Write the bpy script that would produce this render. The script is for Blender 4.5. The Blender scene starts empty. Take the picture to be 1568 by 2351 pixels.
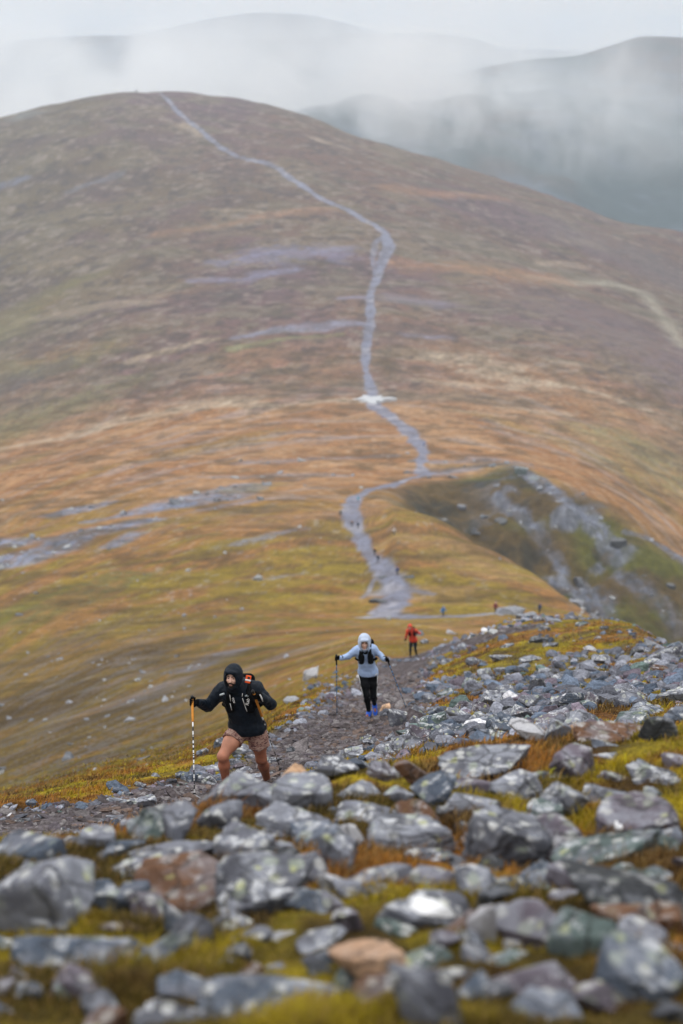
import bpy, bmesh, math, random, time
import numpy as np
from mathutils import Vector, Matrix, Euler

T0 = time.time()
np.seterr(over='ignore')
random.seed(7)
rng = np.random.default_rng(11)
scene = bpy.context.scene
C = scene.collection

# ------------------------------------------------------------------ camera
PITCH = math.radians(18.0)
LENS = 50.0
cam_d = bpy.data.cameras.new('camera')
cam_d.sensor_fit = 'VERTICAL'
cam_d.sensor_height = 36.0
cam_d.sensor_width = 24.0
cam_d.lens = LENS
cam_d.clip_start = 0.1
cam_d.clip_end = 30000.0
cam_d.dof.use_dof = True
cam_d.dof.focus_distance = 17.2
cam_d.dof.aperture_fstop = 1.12
cam_d.dof.aperture_blades = 9
cam = bpy.data.objects.new('camera', cam_d)
cam.location = (0, 0, 0)
cam.rotation_euler = (math.pi / 2 - PITCH, 0, 0)
C.objects.link(cam)
scene.camera = cam

# ------------------------------------------------------------------ sky, sun, exposure
SUN_EL, SUN_AZ = math.radians(58), math.radians(318)     # azimuth clockwise from +Y (high, ahead and to the left)
OVERCAST = (14.9, 14.8, 14.6)                               # horizon radiance before the strength below
world = bpy.data.worlds.new('World')
scene.world = world
world.use_nodes = True
wn = world.node_tree.nodes
wl = world.node_tree.links
wn.clear()
w_out = wn.new('ShaderNodeOutputWorld')
w_bg = wn.new('ShaderNodeBackground')
w_sky = wn.new('ShaderNodeTexSky')
w_sky.sky_type = 'NISHITA'
w_sky.sun_disc = False
w_sky.sun_elevation = SUN_EL
w_sky.sun_rotation = SUN_AZ
w_sky.air_density = 1.0
w_sky.dust_density = 3.0
w_sky.ozone_density = 1.0
# overcast: an even sheet of cloud in front of the clear sky
w_mix = wn.new('ShaderNodeMix')
w_mix.data_type = 'RGBA'
w_mix.inputs['Factor'].default_value = 0.94
# an overcast sky, about twice as bright overhead as at the horizon
w_tc = wn.new('ShaderNodeTexCoord'); w_sep = wn.new('ShaderNodeSeparateXYZ')
wl.new(w_tc.outputs['Generated'], w_sep.inputs['Vector'])
w_mr = wn.new('ShaderNodeMapRange'); w_mr.clamp = True
w_mr.inputs['To Min'].default_value = 1.0; w_mr.inputs['To Max'].default_value = 1.95
wl.new(w_sep.outputs['Z'], w_mr.inputs['Value'])
w_cl = wn.new('ShaderNodeVectorMath'); w_cl.operation = 'SCALE'
w_cl.inputs[0].default_value = OVERCAST
wl.new(w_mr.outputs['Result'], w_cl.inputs['Scale'])
wl.new(w_cl.outputs['Vector'], w_mix.inputs['B'])
wl.new(w_sky.outputs['Color'], w_mix.inputs['A'])
wl.new(w_mix.outputs['Result'], w_bg.inputs['Color'])
w_bg.inputs['Strength'].default_value = 0.10
wl.new(w_bg.outputs['Background'], w_out.inputs['Surface'])

sun_d = bpy.data.lights.new('sun', 'SUN')
sun_d.energy = 1.5
sun_d.angle = math.radians(20)
sun_d.color = (1.0, 0.965, 0.92)
sun = bpy.data.objects.new('sun', sun_d)
sdir = Vector((math.sin(SUN_AZ) * math.cos(SUN_EL), math.cos(SUN_AZ) * math.cos(SUN_EL), math.sin(SUN_EL)))
sun.rotation_euler = sdir.to_track_quat('Z', 'Y').to_euler()
sun.location = sdir * 50
C.objects.link(sun)

vs = scene.view_settings
vs.view_transform = 'Standard'
vs.look = 'None'
vs.exposure = -0.74
vs.gamma = 1.0
vs.use_curve_mapping = False
scene.render.engine = 'CYCLES'
cy = scene.cycles
cy.use_denoising = True
cy.max_bounces = 6
cy.diffuse_bounces = 3
cy.glossy_bounces = 2
cy.transmission_bounces = 2
cy.transparent_max_bounces = 8
cy.volume_bounces = 3
cy.volume_step_rate = 1.0
cy.volume_max_steps = 256
cy.sample_clamp_indirect = 4.0

# ------------------------------------------------------------------ helpers
def tag(o, label=None, cat=None, group=None, kind=None):
    if label: o['label'] = label
    if cat: o['category'] = cat
    if group: o['group'] = group
    if kind: o['kind'] = kind
    return o

def link(o, parent=None):
    C.objects.link(o)
    if parent is not None:
        o.parent = parent
    return o

def empty(name, loc, rz=0.0):
    o = bpy.data.objects.new(name, None)
    o.empty_display_size = 0.1
    o.location = loc
    o.rotation_euler = (0, 0, rz)
    C.objects.link(o)
    return o

def mesh_np(name, v, f, smooth=True):
    """numpy vertices (n,3) and faces (m,3|4) -> mesh"""
    me = bpy.data.meshes.new(name)
    v = np.ascontiguousarray(v, dtype=np.float32)
    f = np.ascontiguousarray(f, dtype=np.int32)
    n, k = f.shape
    me.vertices.add(len(v)); me.vertices.foreach_set('co', v.ravel())
    me.loops.add(n * k); me.loops.foreach_set('vertex_index', f.ravel())
    me.polygons.add(n)
    me.polygons.foreach_set('loop_start', np.arange(0, n * k, k, dtype=np.int32))
    me.polygons.foreach_set('loop_total', np.full(n, k, dtype=np.int32))
    me.polygons.foreach_set('use_smooth', np.full(n, smooth, dtype=bool))
    me.update(calc_edges=True)
    return me

def set_col(me, name, col):
    a = me.attributes.new(name, 'FLOAT_COLOR', 'POINT')
    c4 = np.ones((len(me.vertices), 4), dtype=np.float32)
    c4[:, :3] = col
    a.data.foreach_set('color', c4.ravel())

def obj(name, me, mat=None, parent=None):
    o = bpy.data.objects.new(name, me)
    if mat is not None:
        if len(me.materials) == 0:
            me.materials.append(mat)
    return link(o, parent)

# ---- hashed value noise (numpy)
def _h(ix, iy, iz, seed):
    n = ix * np.uint32(374761393) + iy * np.uint32(668265263) + iz * np.uint32(2147483629) + np.uint32((seed * 1274126177) & 0xffffffff)
    n = (n ^ (n >> np.uint32(13))) * np.uint32(1274126177)
    n = n ^ (n >> np.uint32(16))
    return (n & np.uint32(0xffff)).astype(np.float32) * np.float32(1 / 65535.0)
def _ifl(x):
    f = np.floor(x)
    return f.astype(np.int64).astype(np.uint32), (x - f).astype(np.float32)

def noise2(x, y, seed=0):
    x = np.asarray(x, float); y = np.asarray(y, float)
    ix, fx = _ifl(x); iy, fy = _ifl(y)
    one = np.uint32(1); zero = np.uint32(0)
    fx = fx * fx * fx * (fx * (fx * 6 - 15) + 10); fy = fy * fy * fy * (fy * (fy * 6 - 15) + 10)
    a = _h(ix, iy, zero, seed); b = _h(ix + one, iy, zero, seed); c = _h(ix, iy + one, zero, seed); d = _h(ix + one, iy + one, zero, seed)
    return (a + (b - a) * fx + (c - a) * fy + (a - b - c + d) * fx * fy) * 2 - 1

def fbm(x, y, oct=4, seed=0, gain=0.5, lac=2.03):
    s = 0; a = 1.0; t = 0
    for o in range(oct):
        s = s + a * noise2(x, y, seed + o * 17); t += a
        x = x * lac + 13.7; y = y * lac + 7.3; a *= gain
    return s / t

def noise3(x, y, z, seed=0):
    ix, fx = _ifl(x); iy, fy = _ifl(y); iz, fz = _ifl(z)
    one = np.uint32(1)
    fx = fx * fx * (3 - 2 * fx); fy = fy * fy * (3 - 2 * fy); fz = fz * fz * (3 - 2 * fz)
    def L(dz):
        iz_ = iz + np.uint32(dz)
        a = _h(ix, iy, iz_, seed); b = _h(ix + one, iy, iz_, seed)
        c = _h(ix, iy + one, iz_, seed); d = _h(ix + one, iy + one, iz_, seed)
        return a + (b - a) * fx + (c - a) * fy + (a - b - c + d) * fx * fy
    l0 = L(0); l1 = L(1)
    return (l0 + (l1 - l0) * fz) * 2 - 1

def fbm3(p, scale, oct=3, seed=0):
    s = 0; a = 1.0; t = 0
    q = p * scale
    for o in range(oct):
        s = s + a * noise3(q[:, 0], q[:, 1], q[:, 2], seed + o * 31); t += a
        q = q * 2.03 + 5.1; a *= 0.5
    return s / t

def sstep(a, b, x):
    t = np.clip((x - a) / (b - a), 0, 1)
    return t * t * (3 - 2 * t)

# ---- photograph pixel (in a 1568 x 2351 frame) -> ray; used once to find where things stand on the ground
FP = LENS / 36.0 * 2351.0
CP, SP = math.cos(PITCH), math.sin(PITCH)
def ray(px, py):
    """(u, e): sideways and vertical slope of the ray per metre forward (+Y)"""
    a = (np.asarray(px, float) - 784.0) / FP
    b = (1175.5 - np.asarray(py, float)) / FP
    y = CP + b * SP
    return a / y, (b * CP - SP) / y
def project(p):
    x, y, z = p
    dep = y * CP - z * SP
    return 784 + FP * x / dep, 1175.5 - FP * (y * SP + z * CP) / dep, dep

# ---- materials
def new_mat(name):
    m = bpy.data.materials.new(name)
    m.use_nodes = True
    nt = m.node_tree
    b = nt.nodes['Principled BSDF']
    return m, nt, b

def simple_mat(name, col, rough=0.7, bump=0.0, bscale=40.0, vary=0.15, spec=0.3, metallic=0.0, nscale=20.0):
    m, nt, b = new_mat(name)
    N = nt.nodes; L = nt.links
    tc = N.new('ShaderNodeTexCoord')
    no = N.new('ShaderNodeTexNoise'); no.inputs['Scale'].default_value = nscale; no.inputs['Detail'].default_value = 4
    L.new(tc.outputs['Object'], no.inputs['Vector'])
    mp = N.new('ShaderNodeMapRange'); mp.inputs['From Min'].default_value = 0.3; mp.inputs['From Max'].default_value = 0.7
    mp.inputs['To Min'].default_value = 1 - vary; mp.inputs['To Max'].default_value = 1 + vary
    L.new(no.outputs['Fac'], mp.inputs['Value'])
    mx = N.new('ShaderNodeMix'); mx.data_type = 'RGBA'; mx.blend_type = 'MULTIPLY'; mx.inputs['Factor'].default_value = 1
    mx.inputs['A'].default_value = (*col, 1)
    L.new(mp.outputs['Result'], mx.inputs['B'])
    L.new(mx.outputs['Result'], b.inputs['Base Color'])
    b.inputs['Roughness'].default_value = rough
    b.inputs['Specular IOR Level'].default_value = spec
    b.inputs['Metallic'].default_value = metallic
    if bump > 0:
        n2 = N.new('ShaderNodeTexNoise'); n2.inputs['Scale'].default_value = bscale; n2.inputs['Detail'].default_value = 5
        L.new(tc.outputs['Object'], n2.inputs['Vector'])
        bp = N.new('ShaderNodeBump'); bp.inputs['Strength'].default_value = bump; bp.inputs['Distance'].default_value = 0.02
        L.new(n2.outputs['Fac'], bp.inputs['Height'])
        L.new(bp.outputs['Normal'], b.inputs['Normal'])
    return m
# ------------------------------------------------------------------ terrain: profile knots (column px, distance, row py)
# every knot is one feature of the mountainside, from the camera's feet to the far side of the round fell
DS = 0.92
KN = [
 # bottom of frame
 [(-500,4.3,2351),(0,4.2,2351),(784,4.2,2351),(1568,4.0,2351),(2100,4.0,2351)],
 [(-500,6,2080),(0,6,2075),(784,6.2,2050),(1568,6.2,2010),(2100,6.2,1980)],
 # foreground crest
 [(-500,7.5,1985),(0,7.6,1965),(200,7.6,1955),(400,8,1905),(560,9,1855),(700,9.6,1812),(850,10,1778),(950,10,1762),(1050,10.2,1738),(1150,10.3,1722),(1250,10.5,1702),(1400,10.5,1690),(1568,10.5,1665),(2100,10.5,1630)],
 # dip behind it
 [(-500,11.5,1965),(0,11.8,1938),(200,11.8,1925),(400,12.3,1892),(560,12.6,1880),(700,13,1822),(850,13.5,1772),(950,14,1740),(1050,14,1712),(1150,14,1697),(1250,14,1682),(1400,14,1672),(1568,14,1650),(2100,14,1610)],
 # lower path
 [(-500,15,1880),(0,15.6,1852),(200,16.2,1826),(400,16.6,1812),(520,17,1826),(620,17.6,1785),(700,18,1750),(850,18.5,1722),(950,19,1690),(1050,19,1660),(1150,19,1645),(1250,19,1625),(1400,19,1610),(1568,19,1585),(2100,19,1540)],
 # path by the second walker / lip of the path on the left
 [(-500,19,1880),(0,20,1846),(200,20.5,1803),(400,21.5,1768),(560,24,1702),(700,26.5,1640),(850,27.3,1640),(950,27.5,1618),(1050,28.5,1593),(1150,30,1575),(1250,30,1560),(1400,30,1545),(1568,29,1522),(2100,29,1480)],
 # near crest
 [(-500,38,1875),(0,42,1824),(200,42,1770),(400,44,1722),(560,46,1662),(700,50,1592),(780,55,1562),(850,62,1530),(945,73,1507),(1050,70,1472),(1110,67,1446),(1150,66,1424),(1250,63,1415),(1350,58,1420),(1430,52,1428),(1500,46,1462),(1540,40,1487),(1600,38,1492),(2100,38,1460)],
 [(-500,105,1790),(0,110,1702),(200,108,1655),(400,106,1605),(560,106,1560),(700,108,1515),(850,110,1475),(945,112,1470),(1050,110,1475),(1150,104,1490),(1250,102,1510),(1400,100,1550),(1568,98,1610),(2100,98,1680)],
 [(-500,205,1590),(0,210,1505),(200,212,1480),(400,215,1458),(560,220,1442),(700,225,1432),(850,230,1425),(945,230,1422),(1050,235,1416),(1150,240,1405),(1250,246,1409),(1300,232,1424),(1370,222,1440),(1450,200,1505),(1568,180,1600),(2100,170,1700)],
 # ridge edge above the gully (right), mid slope (left)
 [(-500,290,1430),(0,300,1352),(200,315,1320),(400,340,1285),(560,370,1248),(700,410,1205),(815,440,1180),(870,468,1152),(950,450,1170),(1000,430,1187),(1100,375,1250),(1230,312,1320),(1300,278,1374),(1370,248,1420),(1450,236,1492),(1568,228,1585),(2100,220,1690)],
 # gully floor
 [(-500,390,1310),(0,400,1242),(200,415,1215),(400,435,1185),(560,460,1160),(700,480,1145),(815,490,1146),(870,492,1142),(950,474,1196),(1000,462,1250),(1100,432,1385),(1230,412,1505),(1300,402,1565),(1370,392,1622),(1568,372,1755),(2100,360,1850)],
 [(-500,480,1235),(0,490,1172),(200,500,1150),(400,510,1130),(560,515,1125),(700,518,1125),(815,520,1128),(870,518,1126),(950,516,1142),(1000,510,1160),(1100,492,1245),(1230,482,1305),(1300,472,1345),(1370,462,1385),(1568,432,1510),(2100,410,1620)],
 # rim of the gully
 [(-500,550,1190),(0,560,1128),(200,565,1108),(400,565,1100),(560,565,1098),(700,565,1100),(815,562,1104),(870,560,1106),(950,562,1104),(1000,570,1098),(1100,580,1087),(1190,580,1073),(1250,562,1091),(1300,552,1106),(1400,532,1163),(1568,502,1290),(2100,480,1480)],
 [(-500,640,1140),(0,650,1078),(200,660,1052),(400,668,1038),(560,672,1032),(784,680,1026),(950,684,1024),(1190,684,1038),(1300,676,1056),(1400,664,1092),(1568,645,1182),(2100,620,1380)],
 # the col
 [(-500,800,1110),(0,820,1034),(200,845,994),(400,862,956),(560,872,934),(784,880,921),(950,882,922),(1190,882,938),(1400,872,968),(1568,862,1015),(2100,840,1180)],
 [(-500,1050,930),(0,1056,850),(200,1065,795),(400,1075,758),(600,1080,735),(850,1084,722),(1190,1082,742),(1400,1072,780),(1568,1062,828),(2100,1040,980)],
 [(-500,1380,640),(0,1395,555),(200,1400,500),(400,1405,465),(600,1405,462),(850,1400,490),(1190,1395,568),(1400,1385,640),(1568,1375,700),(2100,1350,860)],
 # skyline of the round fell
 [(-500,1740,375),(-250,1760,322),(0,1780,274),(100,1790,247),(200,1800,226),(300,1806,214),(400,1808,216),(500,1806,225),(590,1802,238),(650,1792,252),(700,1786,266),(760,1776,288),(820,1762,313),(900,1746,334),(1000,1730,364),(1100,1712,396),(1200,1696,430),(1300,1680,467),(1400,1664,503),(1568,1640,537),(1750,1620,585),(2100,1590,690)],
 [(-500,1980,385),(0,2020,282),(300,2060,232),(590,2060,262),(820,2020,345),(1200,1960,470),(1568,1900,590),(2100,1860,730)],
 [(-500,2500,470),(0,2550,390),(300,2560,350),(820,2550,440),(1200,2500,560),(1568,2450,650),(2100,2400,760)],
]
NK = len(KN)
UMAX = 0.78
U_T = np.linspace(-UMAX, UMAX, 781)

def pchip(x, y, xq):
    """monotone cubic through (x,y) rows; 1-D"""
    x = np.asarray(x, float); y = np.asarray(y, float)
    h = np.diff(x); dl = np.diff(y) / h
    m = np.zeros_like(y)
    for i in range(1, len(x) - 1):
        if dl[i - 1] * dl[i] > 0:
            w1 = 2 * h[i] + h[i - 1]; w2 = h[i] + 2 * h[i - 1]
            m[i] = (w1 + w2) / (w1 / dl[i - 1] + w2 / dl[i])
    m[0] = dl[0]; m[-1] = dl[-1]
    k = np.clip(np.searchsorted(x, xq) - 1, 0, len(x) - 2)
    t = np.clip((xq - x[k]) / h[k], 0, 1)
    t2 = t * t; t3 = t2 * t
    return (2*t3 - 3*t2 + 1) * y[k] + (t3 - 2*t2 + t) * h[k] * m[k] + (-2*t3 + 3*t2) * y[k+1] + (t3 - t2) * h[k] * m[k+1]

KL = np.zeros((NK, len(U_T))); KE = np.zeros((NK, len(U_T)))
for k, row in enumerate(KN):
    r = np.array(row, float)
    u, e = ray(r[:, 0], r[:, 2])
    uq = np.clip(U_T, u[0], u[-1])
    KL[k] = np.log(pchip(u, r[:, 1] * DS, uq))
    KE[k] = pchip(u, e, uq)
for k in range(1, NK):
    KL[k] = np.maximum(KL[k], KL[k - 1] + 0.012)
def smooth_u(a, n):
    ker = np.hanning(n + 2)[1:-1]; ker /= ker.sum()
    return np.array([np.convolve(np.pad(r, n // 2, mode='edge'), ker, mode='valid') for r in a])
KL = smooth_u(KL, 9); KE = smooth_u(KE, 9)

L_T = np.linspace(math.log(3.6), math.log(2360.0), 3600)
E_T = np.zeros((len(U_T), len(L_T)))
for c in range(len(U_T)):
    l = KL[:, c]; e = KE[:, c]
    v = pchip(l, e, L_T)
    v[L_T > l[-1]] = e[-1]
    E_T[c] = v
# round the creases a little
ker = np.hanning(25); ker /= ker.sum()
E_T = np.array([np.convolve(np.pad(r, 12, mode='edge'), ker, mode='valid') for r in E_T])
E0 = E_T[:, 0].copy()
DN = math.exp(L_T[0])
CAMH = 1.65

def lut(tab, u, l):
    fu = np.clip((u + UMAX) / (2 * UMAX) * (len(U_T) - 1), 0, len(U_T) - 1.001)
    fl = np.clip((l - L_T[0]) / (L_T[-1] - L_T[0]) * (len(L_T) - 1), 0, len(L_T) - 1.001)
    iu = fu.astype(int); il = fl.astype(int); fu = fu - iu; fl = fl - il
    return (tab[iu, il] * (1 - fu) * (1 - fl) + tab[iu + 1, il] * fu * (1 - fl)
            + tab[iu, il + 1] * (1 - fu) * fl + tab[iu + 1, il + 1] * fu * fl)

def Zbase(x, y):
    x = np.asarray(x, float); y = np.asarray(y, float)
    yy = np.maximum(y, 0.05)
    u = x / yy; l = np.log(yy)
    far = lut(E_T, u, l) * yy
    e0 = np.interp(np.clip(u, -UMAX, UMAX), U_T, E0)
    near = -CAMH + (e0 * DN + CAMH) * yy / DN
    return np.where(yy < DN, near, far)

# ---- where the near path runs (metres), worked out from rows of the photograph
def at(px, py):
    """first ground point met by the sight line through a pixel"""
    u, e = ray(px, py)
    fu = np.clip((u + UMAX) / (2 * UMAX) * (len(U_T) - 1), 0, len(U_T) - 1.001)
    iu = int(fu); fu -= iu
    prof = E_T[iu] * (1 - fu) + E_T[iu + 1] * fu
    hit = np.nonzero(prof >= e)[0]
    if len(hit) == 0:
        i = len(L_T) - 1
        l = L_T[i]
    elif hit[0] == 0:
        # nearer than the table: solve the linear foot slope
        e0 = np.interp(u, U_T, E0)
        s = (e0 * DN + CAMH) / DN
        y = CAMH / max(1e-3, (s - e)) if s > e else DN
        y = min(max(y, 0.6), DN)
        return Vector((u * y, y, float(Z(u * y, y))))
    else:
        i = hit[0]
        t = (e - prof[i - 1]) / (prof[i] - prof[i - 1] + 1e-12)
        l = L_T[i - 1] + t * (L_T[i] - L_T[i - 1])
    y = math.exp(l)
    return Vector((u * y, y, float(Z(u * y, y))))

def Z(x, y):
    return Zbase(x, y)

def seg_dist(x, y, pts, wid):
    """distance to a polyline divided by its half width there (vectorised); pts (n,2), wid (n,)"""
    wm = float(np.max(wid)) * 1.6
    sel = np.nonzero(((x > pts[:, 0].min() - wm) & (x < pts[:, 0].max() + wm) & (y > pts[:, 1].min() - wm) & (y < pts[:, 1].max() + wm)).ravel())[0]
    out = np.full(x.size, 50.0)
    if len(sel) == 0: return out.reshape(x.shape)
    shp = x.shape
    x = x.ravel()[sel]; y = y.ravel()[sel]
    best = np.full(x.shape, 50.0)
    for i in range(len(pts) - 1):
        ax, ay = pts[i]; bx, by = pts[i + 1]
        dx, dy = bx - ax, by - ay
        l2 = dx * dx + dy * dy + 1e-9
        t = np.clip(((x - ax) * dx + (y - ay) * dy) / l2, 0, 1)
        d = np.hypot(x - ax - t * dx, y - ay - t * dy) / (0.5 * (wid[i] + t * (wid[i + 1] - wid[i])) + 1e-6)
        best = np.minimum(best, d)
    out[sel] = best
    return out.reshape(shp)

def stroke(pts, mode):
    """pixel polyline [(px,py,w)] -> world polyline + widths in metres. mode 'v': w is a width across the frame; 'h': w is a height"""
    W = []; P = []
    for px, py, w in pts:
        p = at(px, py)
        P.append((p.x, p.y))
        if mode == 'v':
            W.append(w / FP * (p.y * CP - p.z * SP))
        elif mode == 'm':
            W.append(w)
        else:
            W.append(max(0.05, at(px, py - w / 2).y - at(px, py + w / 2).y))
    return np.array(P), np.array(W)

FAR_PATH = stroke([(368,219,5.8),(380,228,7.2),(400,250,10.1),(450,290,10.8),(500,332,12.2),(545,362,14.4),(600,375,15.8),(640,390,14.4),(690,432,15.8),(740,465,15.8),
    (800,488,18.7),(850,515,21.6),(885,540,24.5),(893,570,24.5),(872,610,18.0),(856,650,16.6),(849,690,18.7),(851,740,18.7),(842,790,17.3),(838,840,17.3),
    (850,880,18.7),(857,905,30.6),(860,930,36.0),(890,955,32.4),(930,980,32.4),(955,1010,32.4),(972,1040,27.0),(964,1065,25.2),(972,1084,39.6)], 'v')
FAR_PATH2 = stroke([(990,1082,30),(950,1098,24),(900,1112,24),(850,1126,26),(818,1140,32),(806,1160,38),(804,1180,40),(814,1202,40),(828,1235,36),(846,1270,36),
    (872,1300,46),(905,1335,58),(915,1365,62),(900,1392,62),(885,1410,56)], 'v')
FAR_PATH3 = stroke([(880,1414,7),(960,1417,5),(1040,1413,5),(1120,1408,4)], 'h')
FAR_SIDE = [stroke([(885,1300,14),(862,1330,12),(846,1360,10),(830,1375,10)], 'v'), stroke([(905,1352,16),(950,1358,10),(990,1366,4)], 'h'),
            stroke([(884,545,10),(862,560,12),(855,590,12),(862,630,10)], 'v')]
NEAR_PATH = stroke([(1170,1446,3.0),(1090,1470,1.6),(1010,1492,1.8),(945,1508,2.4),(905,1550,2.3),(880,1590,2.1),(845,1640,2.2),(790,1685,2.3),(735,1712,2.3),(650,1755,1.9),(560,1800,1.9),
    (440,1838,1.9),(300,1862,2.0),(120,1884,2.1),(-60,1905,2.2),(-300,1930,2.4)], 'm')
def path_near(x, y):
    n = fbm(x * 0.9, y * 0.9, 3, 41) * 0.28
    return 1 - sstep(0.8, 1.25, seg_dist(x, y, *NEAR_PATH) + n)
def path_far(x, y):
    n = fbm(x * 0.06, y * 0.06, 4, 43) * 0.6 + fbm(x * 0.3, y * 0.3, 2, 44) * 0.35
    d = np.minimum(seg_dist(x, y, *FAR_PATH), np.minimum(seg_dist(x, y, *FAR_PATH2), seg_dist(x, y, *FAR_PATH3)))
    m = 1 - sstep(0.75, 1.35, d + n)
    for s in FAR_SIDE:
        m = np.maximum(m, 0.75 * (1 - sstep(0.7, 1.4, seg_dist(x, y, *s) + n)))
    return m

# ---- small relief added to the loft
def Z(x, y):
    x = np.asarray(x, float); y = np.asarray(y, float)
    z = Zbase(x, y)
    pn = path_near(x, y)
    near = np.clip(1 - (y - 40) / 60, 0, 1)
    hum = fbm(x * 1.1, y * 1.1, 3, 5) * 0.10 + np.abs(fbm(x * 2.3, y * 2.3, 3, 9)) * 0.10 - 0.03
    z = z + near * hum * (1 - 0.85 * pn) * np.clip(y / 3.0, 0.3, 1)
    z = z - 0.05 * pn * near
    z = z + np.clip((y - 30) / 60, 0, 1) * np.clip(y / 400, 0, 1) * (fbm(x * 0.035, y * 0.035, 4, 21) * 1.6)
    z = z + np.clip((y - 700) / 300, 0, 1) * fbm(x * 0.008, y * 0.008, 4, 22) * 6.0
    # craggy gully walls
    yy = np.maximum(y, 1.0); u = x / yy; l = np.log(yy)
    k9 = np.interp(u, U_T, KL[9]); k12 = np.interp(u, U_T, KL[12])
    g = sstep(0.0, 0.06, l - k9) * (1 - sstep(-0.08, 0.0, l - k12)) * sstep(0.03, 0.07, u)
    if np.any(g > 0):
        z = z + g * (fbm(x * 0.05 + y * 0.03, y * 0.03 - x * 0.02, 5, 23) * 6.0 - np.abs(fbm((x * 0.66 - y * 0.75) * 0.09, (x * 0.75 + y * 0.66) * 0.02, 4, 24)) * 4.0)
    return z

# ---- ground grid: rows follow the knots, columns follow the view's fan
cols_in = np.linspace(-0.30, 0.30, 470)
side = 0.30 + (UMAX - 0.02 - 0.30) * np.linspace(0, 1, 40)[1:] ** 1.4
U_G = np.concatenate([-side[::-1], cols_in, side])
nseg = [72, 58, 58, 60, 62, 58, 52, 62, 58, 50, 40, 40, 50, 50, 80, 96, 96, 14, 8]
KLg = np.array([np.interp(U_G, U_T, r) for r in KL])
rowsL = []
l0 = np.log(np.linspace(0.5, math.exp(KLg[0].min()) * 0.985, 16))
for l in l0: rowsL.append(np.full(len(U_G), l))
for k in range(NK - 1):
    for j in range(nseg[k]):
        t = j / nseg[k]
        rowsL.append(KLg[k] * (1 - t) + KLg[k + 1] * t)
rowsL.append(KLg[-1])
RL = np.array(rowsL)
GY = np.exp(RL)
GX = GY * U_G[None, :]
GZ = Z(GX, GY)
NR, NC = GX.shape
print('grid', NR, NC, 'tris', (NR-1)*(NC-1)*2, 't', round(time.time()-T0, 1))
# ------------------------------------------------------------------ what grows where: albedo of the ground, worked out per vertex
gx, gy, gz = GX.ravel(), GY.ravel(), GZ.ravel()
gu, gl = gx / gy, np.log(gy)
def zone(y0, y1):
    m = np.nonzero((gy > y0) & (gy < y1))[0]
    def f(fx, fy, oct, seed):
        out = np.zeros(len(gx)); out[m] = fbm(fx[m], fy[m], oct, seed); return out
    return f
zn, zs, zf, zg = zone(0, 130), zone(10, 1000), zone(600, 9e9), zone(200, 620)
def lerp(a, b, t): return a + (np.asarray(b)[None, :] - a) * t[:, None]
def const(c): return np.tile(np.asarray(c, float), (len(gx), 1))
# streaks of turf and stone that run along the contours of the ridge
q = gl + 6.4 * (gu - 0.02) ** 2
def streak(fq, fu, oct, seed): return zs(q * fq, gu * fu + q * 3, oct, seed)

ORANGE = (0.255, 0.122, 0.045); TAN = (0.35, 0.205, 0.10); OLIVE = (0.205, 0.138, 0.024); MOSS = (0.20, 0.148, 0.016)
RUST = (0.20, 0.088, 0.022); BROWN = (0.155, 0.092, 0.052); HEATH = (0.15, 0.092, 0.085); PALE = (0.36, 0.285, 0.205)
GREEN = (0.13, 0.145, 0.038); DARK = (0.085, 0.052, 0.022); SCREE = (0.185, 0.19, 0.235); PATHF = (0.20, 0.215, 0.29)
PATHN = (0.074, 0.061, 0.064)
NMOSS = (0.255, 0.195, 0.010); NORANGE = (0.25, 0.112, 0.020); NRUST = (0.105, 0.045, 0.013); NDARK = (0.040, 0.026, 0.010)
# near: moss and orange deer grass
iso1 = zn(gx * 0.8, gy * 0.8, 4, 101); iso2 = zn(gx * 3.1, gy * 3.1, 4, 102); iso3 = zn(gx * 9, gy * 9, 3, 103)
near = lerp(const(NMOSS), NORANGE, sstep(-0.12, 0.30, iso1 + 0.4 * iso2))
near = lerp(near, NRUST, sstep(0.12, 0.45, iso2 + 0.3 * iso3 + 0.2 * iso1) * 0.75)
near = lerp(near, (0.095, 0.08, 0.012), sstep(0.15, 0.5, -iso1 + 0.35 * iso3) * 0.5)
near = lerp(near, NDARK, sstep(-0.05, 0.35, zn(gx * 1.7, gy * 1.7, 4, 104) + 0.45 * sstep(8.5, 4.5, gy)) * 0.8)  # random dark brown, plus lens-like dimming painted in near the camera
# middle distance: yellow turf turning orange
s1 = streak(26, 17, 5, 111); s2 = streak(75, 55, 4, 112); s3 = streak(9, 6, 4, 113); s4 = streak(190, 150, 3, 114)
mid = lerp(const(OLIVE), ORANGE, sstep(-0.20, 0.30, s1 + 0.5 * s2) * 0.85)
mid = lerp(mid, MOSS, sstep(0.05, 0.45, -s1 + 0.5 * s3) * 0.6)
mid = lerp(mid, DARK, sstep(0.16, 0.45, s2 + 0.5 * s4) * 0.65)
mid = lerp(mid, (0.30, 0.30, 0.31), sstep(0.38, 0.55, s4 - 0.3 * s2) * 0.3)
mid = lerp(mid, TAN, sstep(0.18, 0.5, s3 + 0.4 * s2) * 0.4)
saddle = lerp(const(ORANGE), TAN, sstep(-0.3, 0.35, s1 + 0.4 * s2) * 0.75)
saddle = lerp(saddle, OLIVE, sstep(0.2, 0.55, s3) * 0.55)
saddle = lerp(saddle, RUST, sstep(0.15, 0.5, s2 - 0.2 * s1) * 0.3)
saddle = lerp(saddle, (0.26, 0.25, 0.27), sstep(0.18, 0.45, streak(55, 16, 4, 115)) * 0.4)
saddle = lerp(saddle, (0.33, 0.25, 0.18), sstep(0.25, 0.5, s4) * 0.5)
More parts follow.
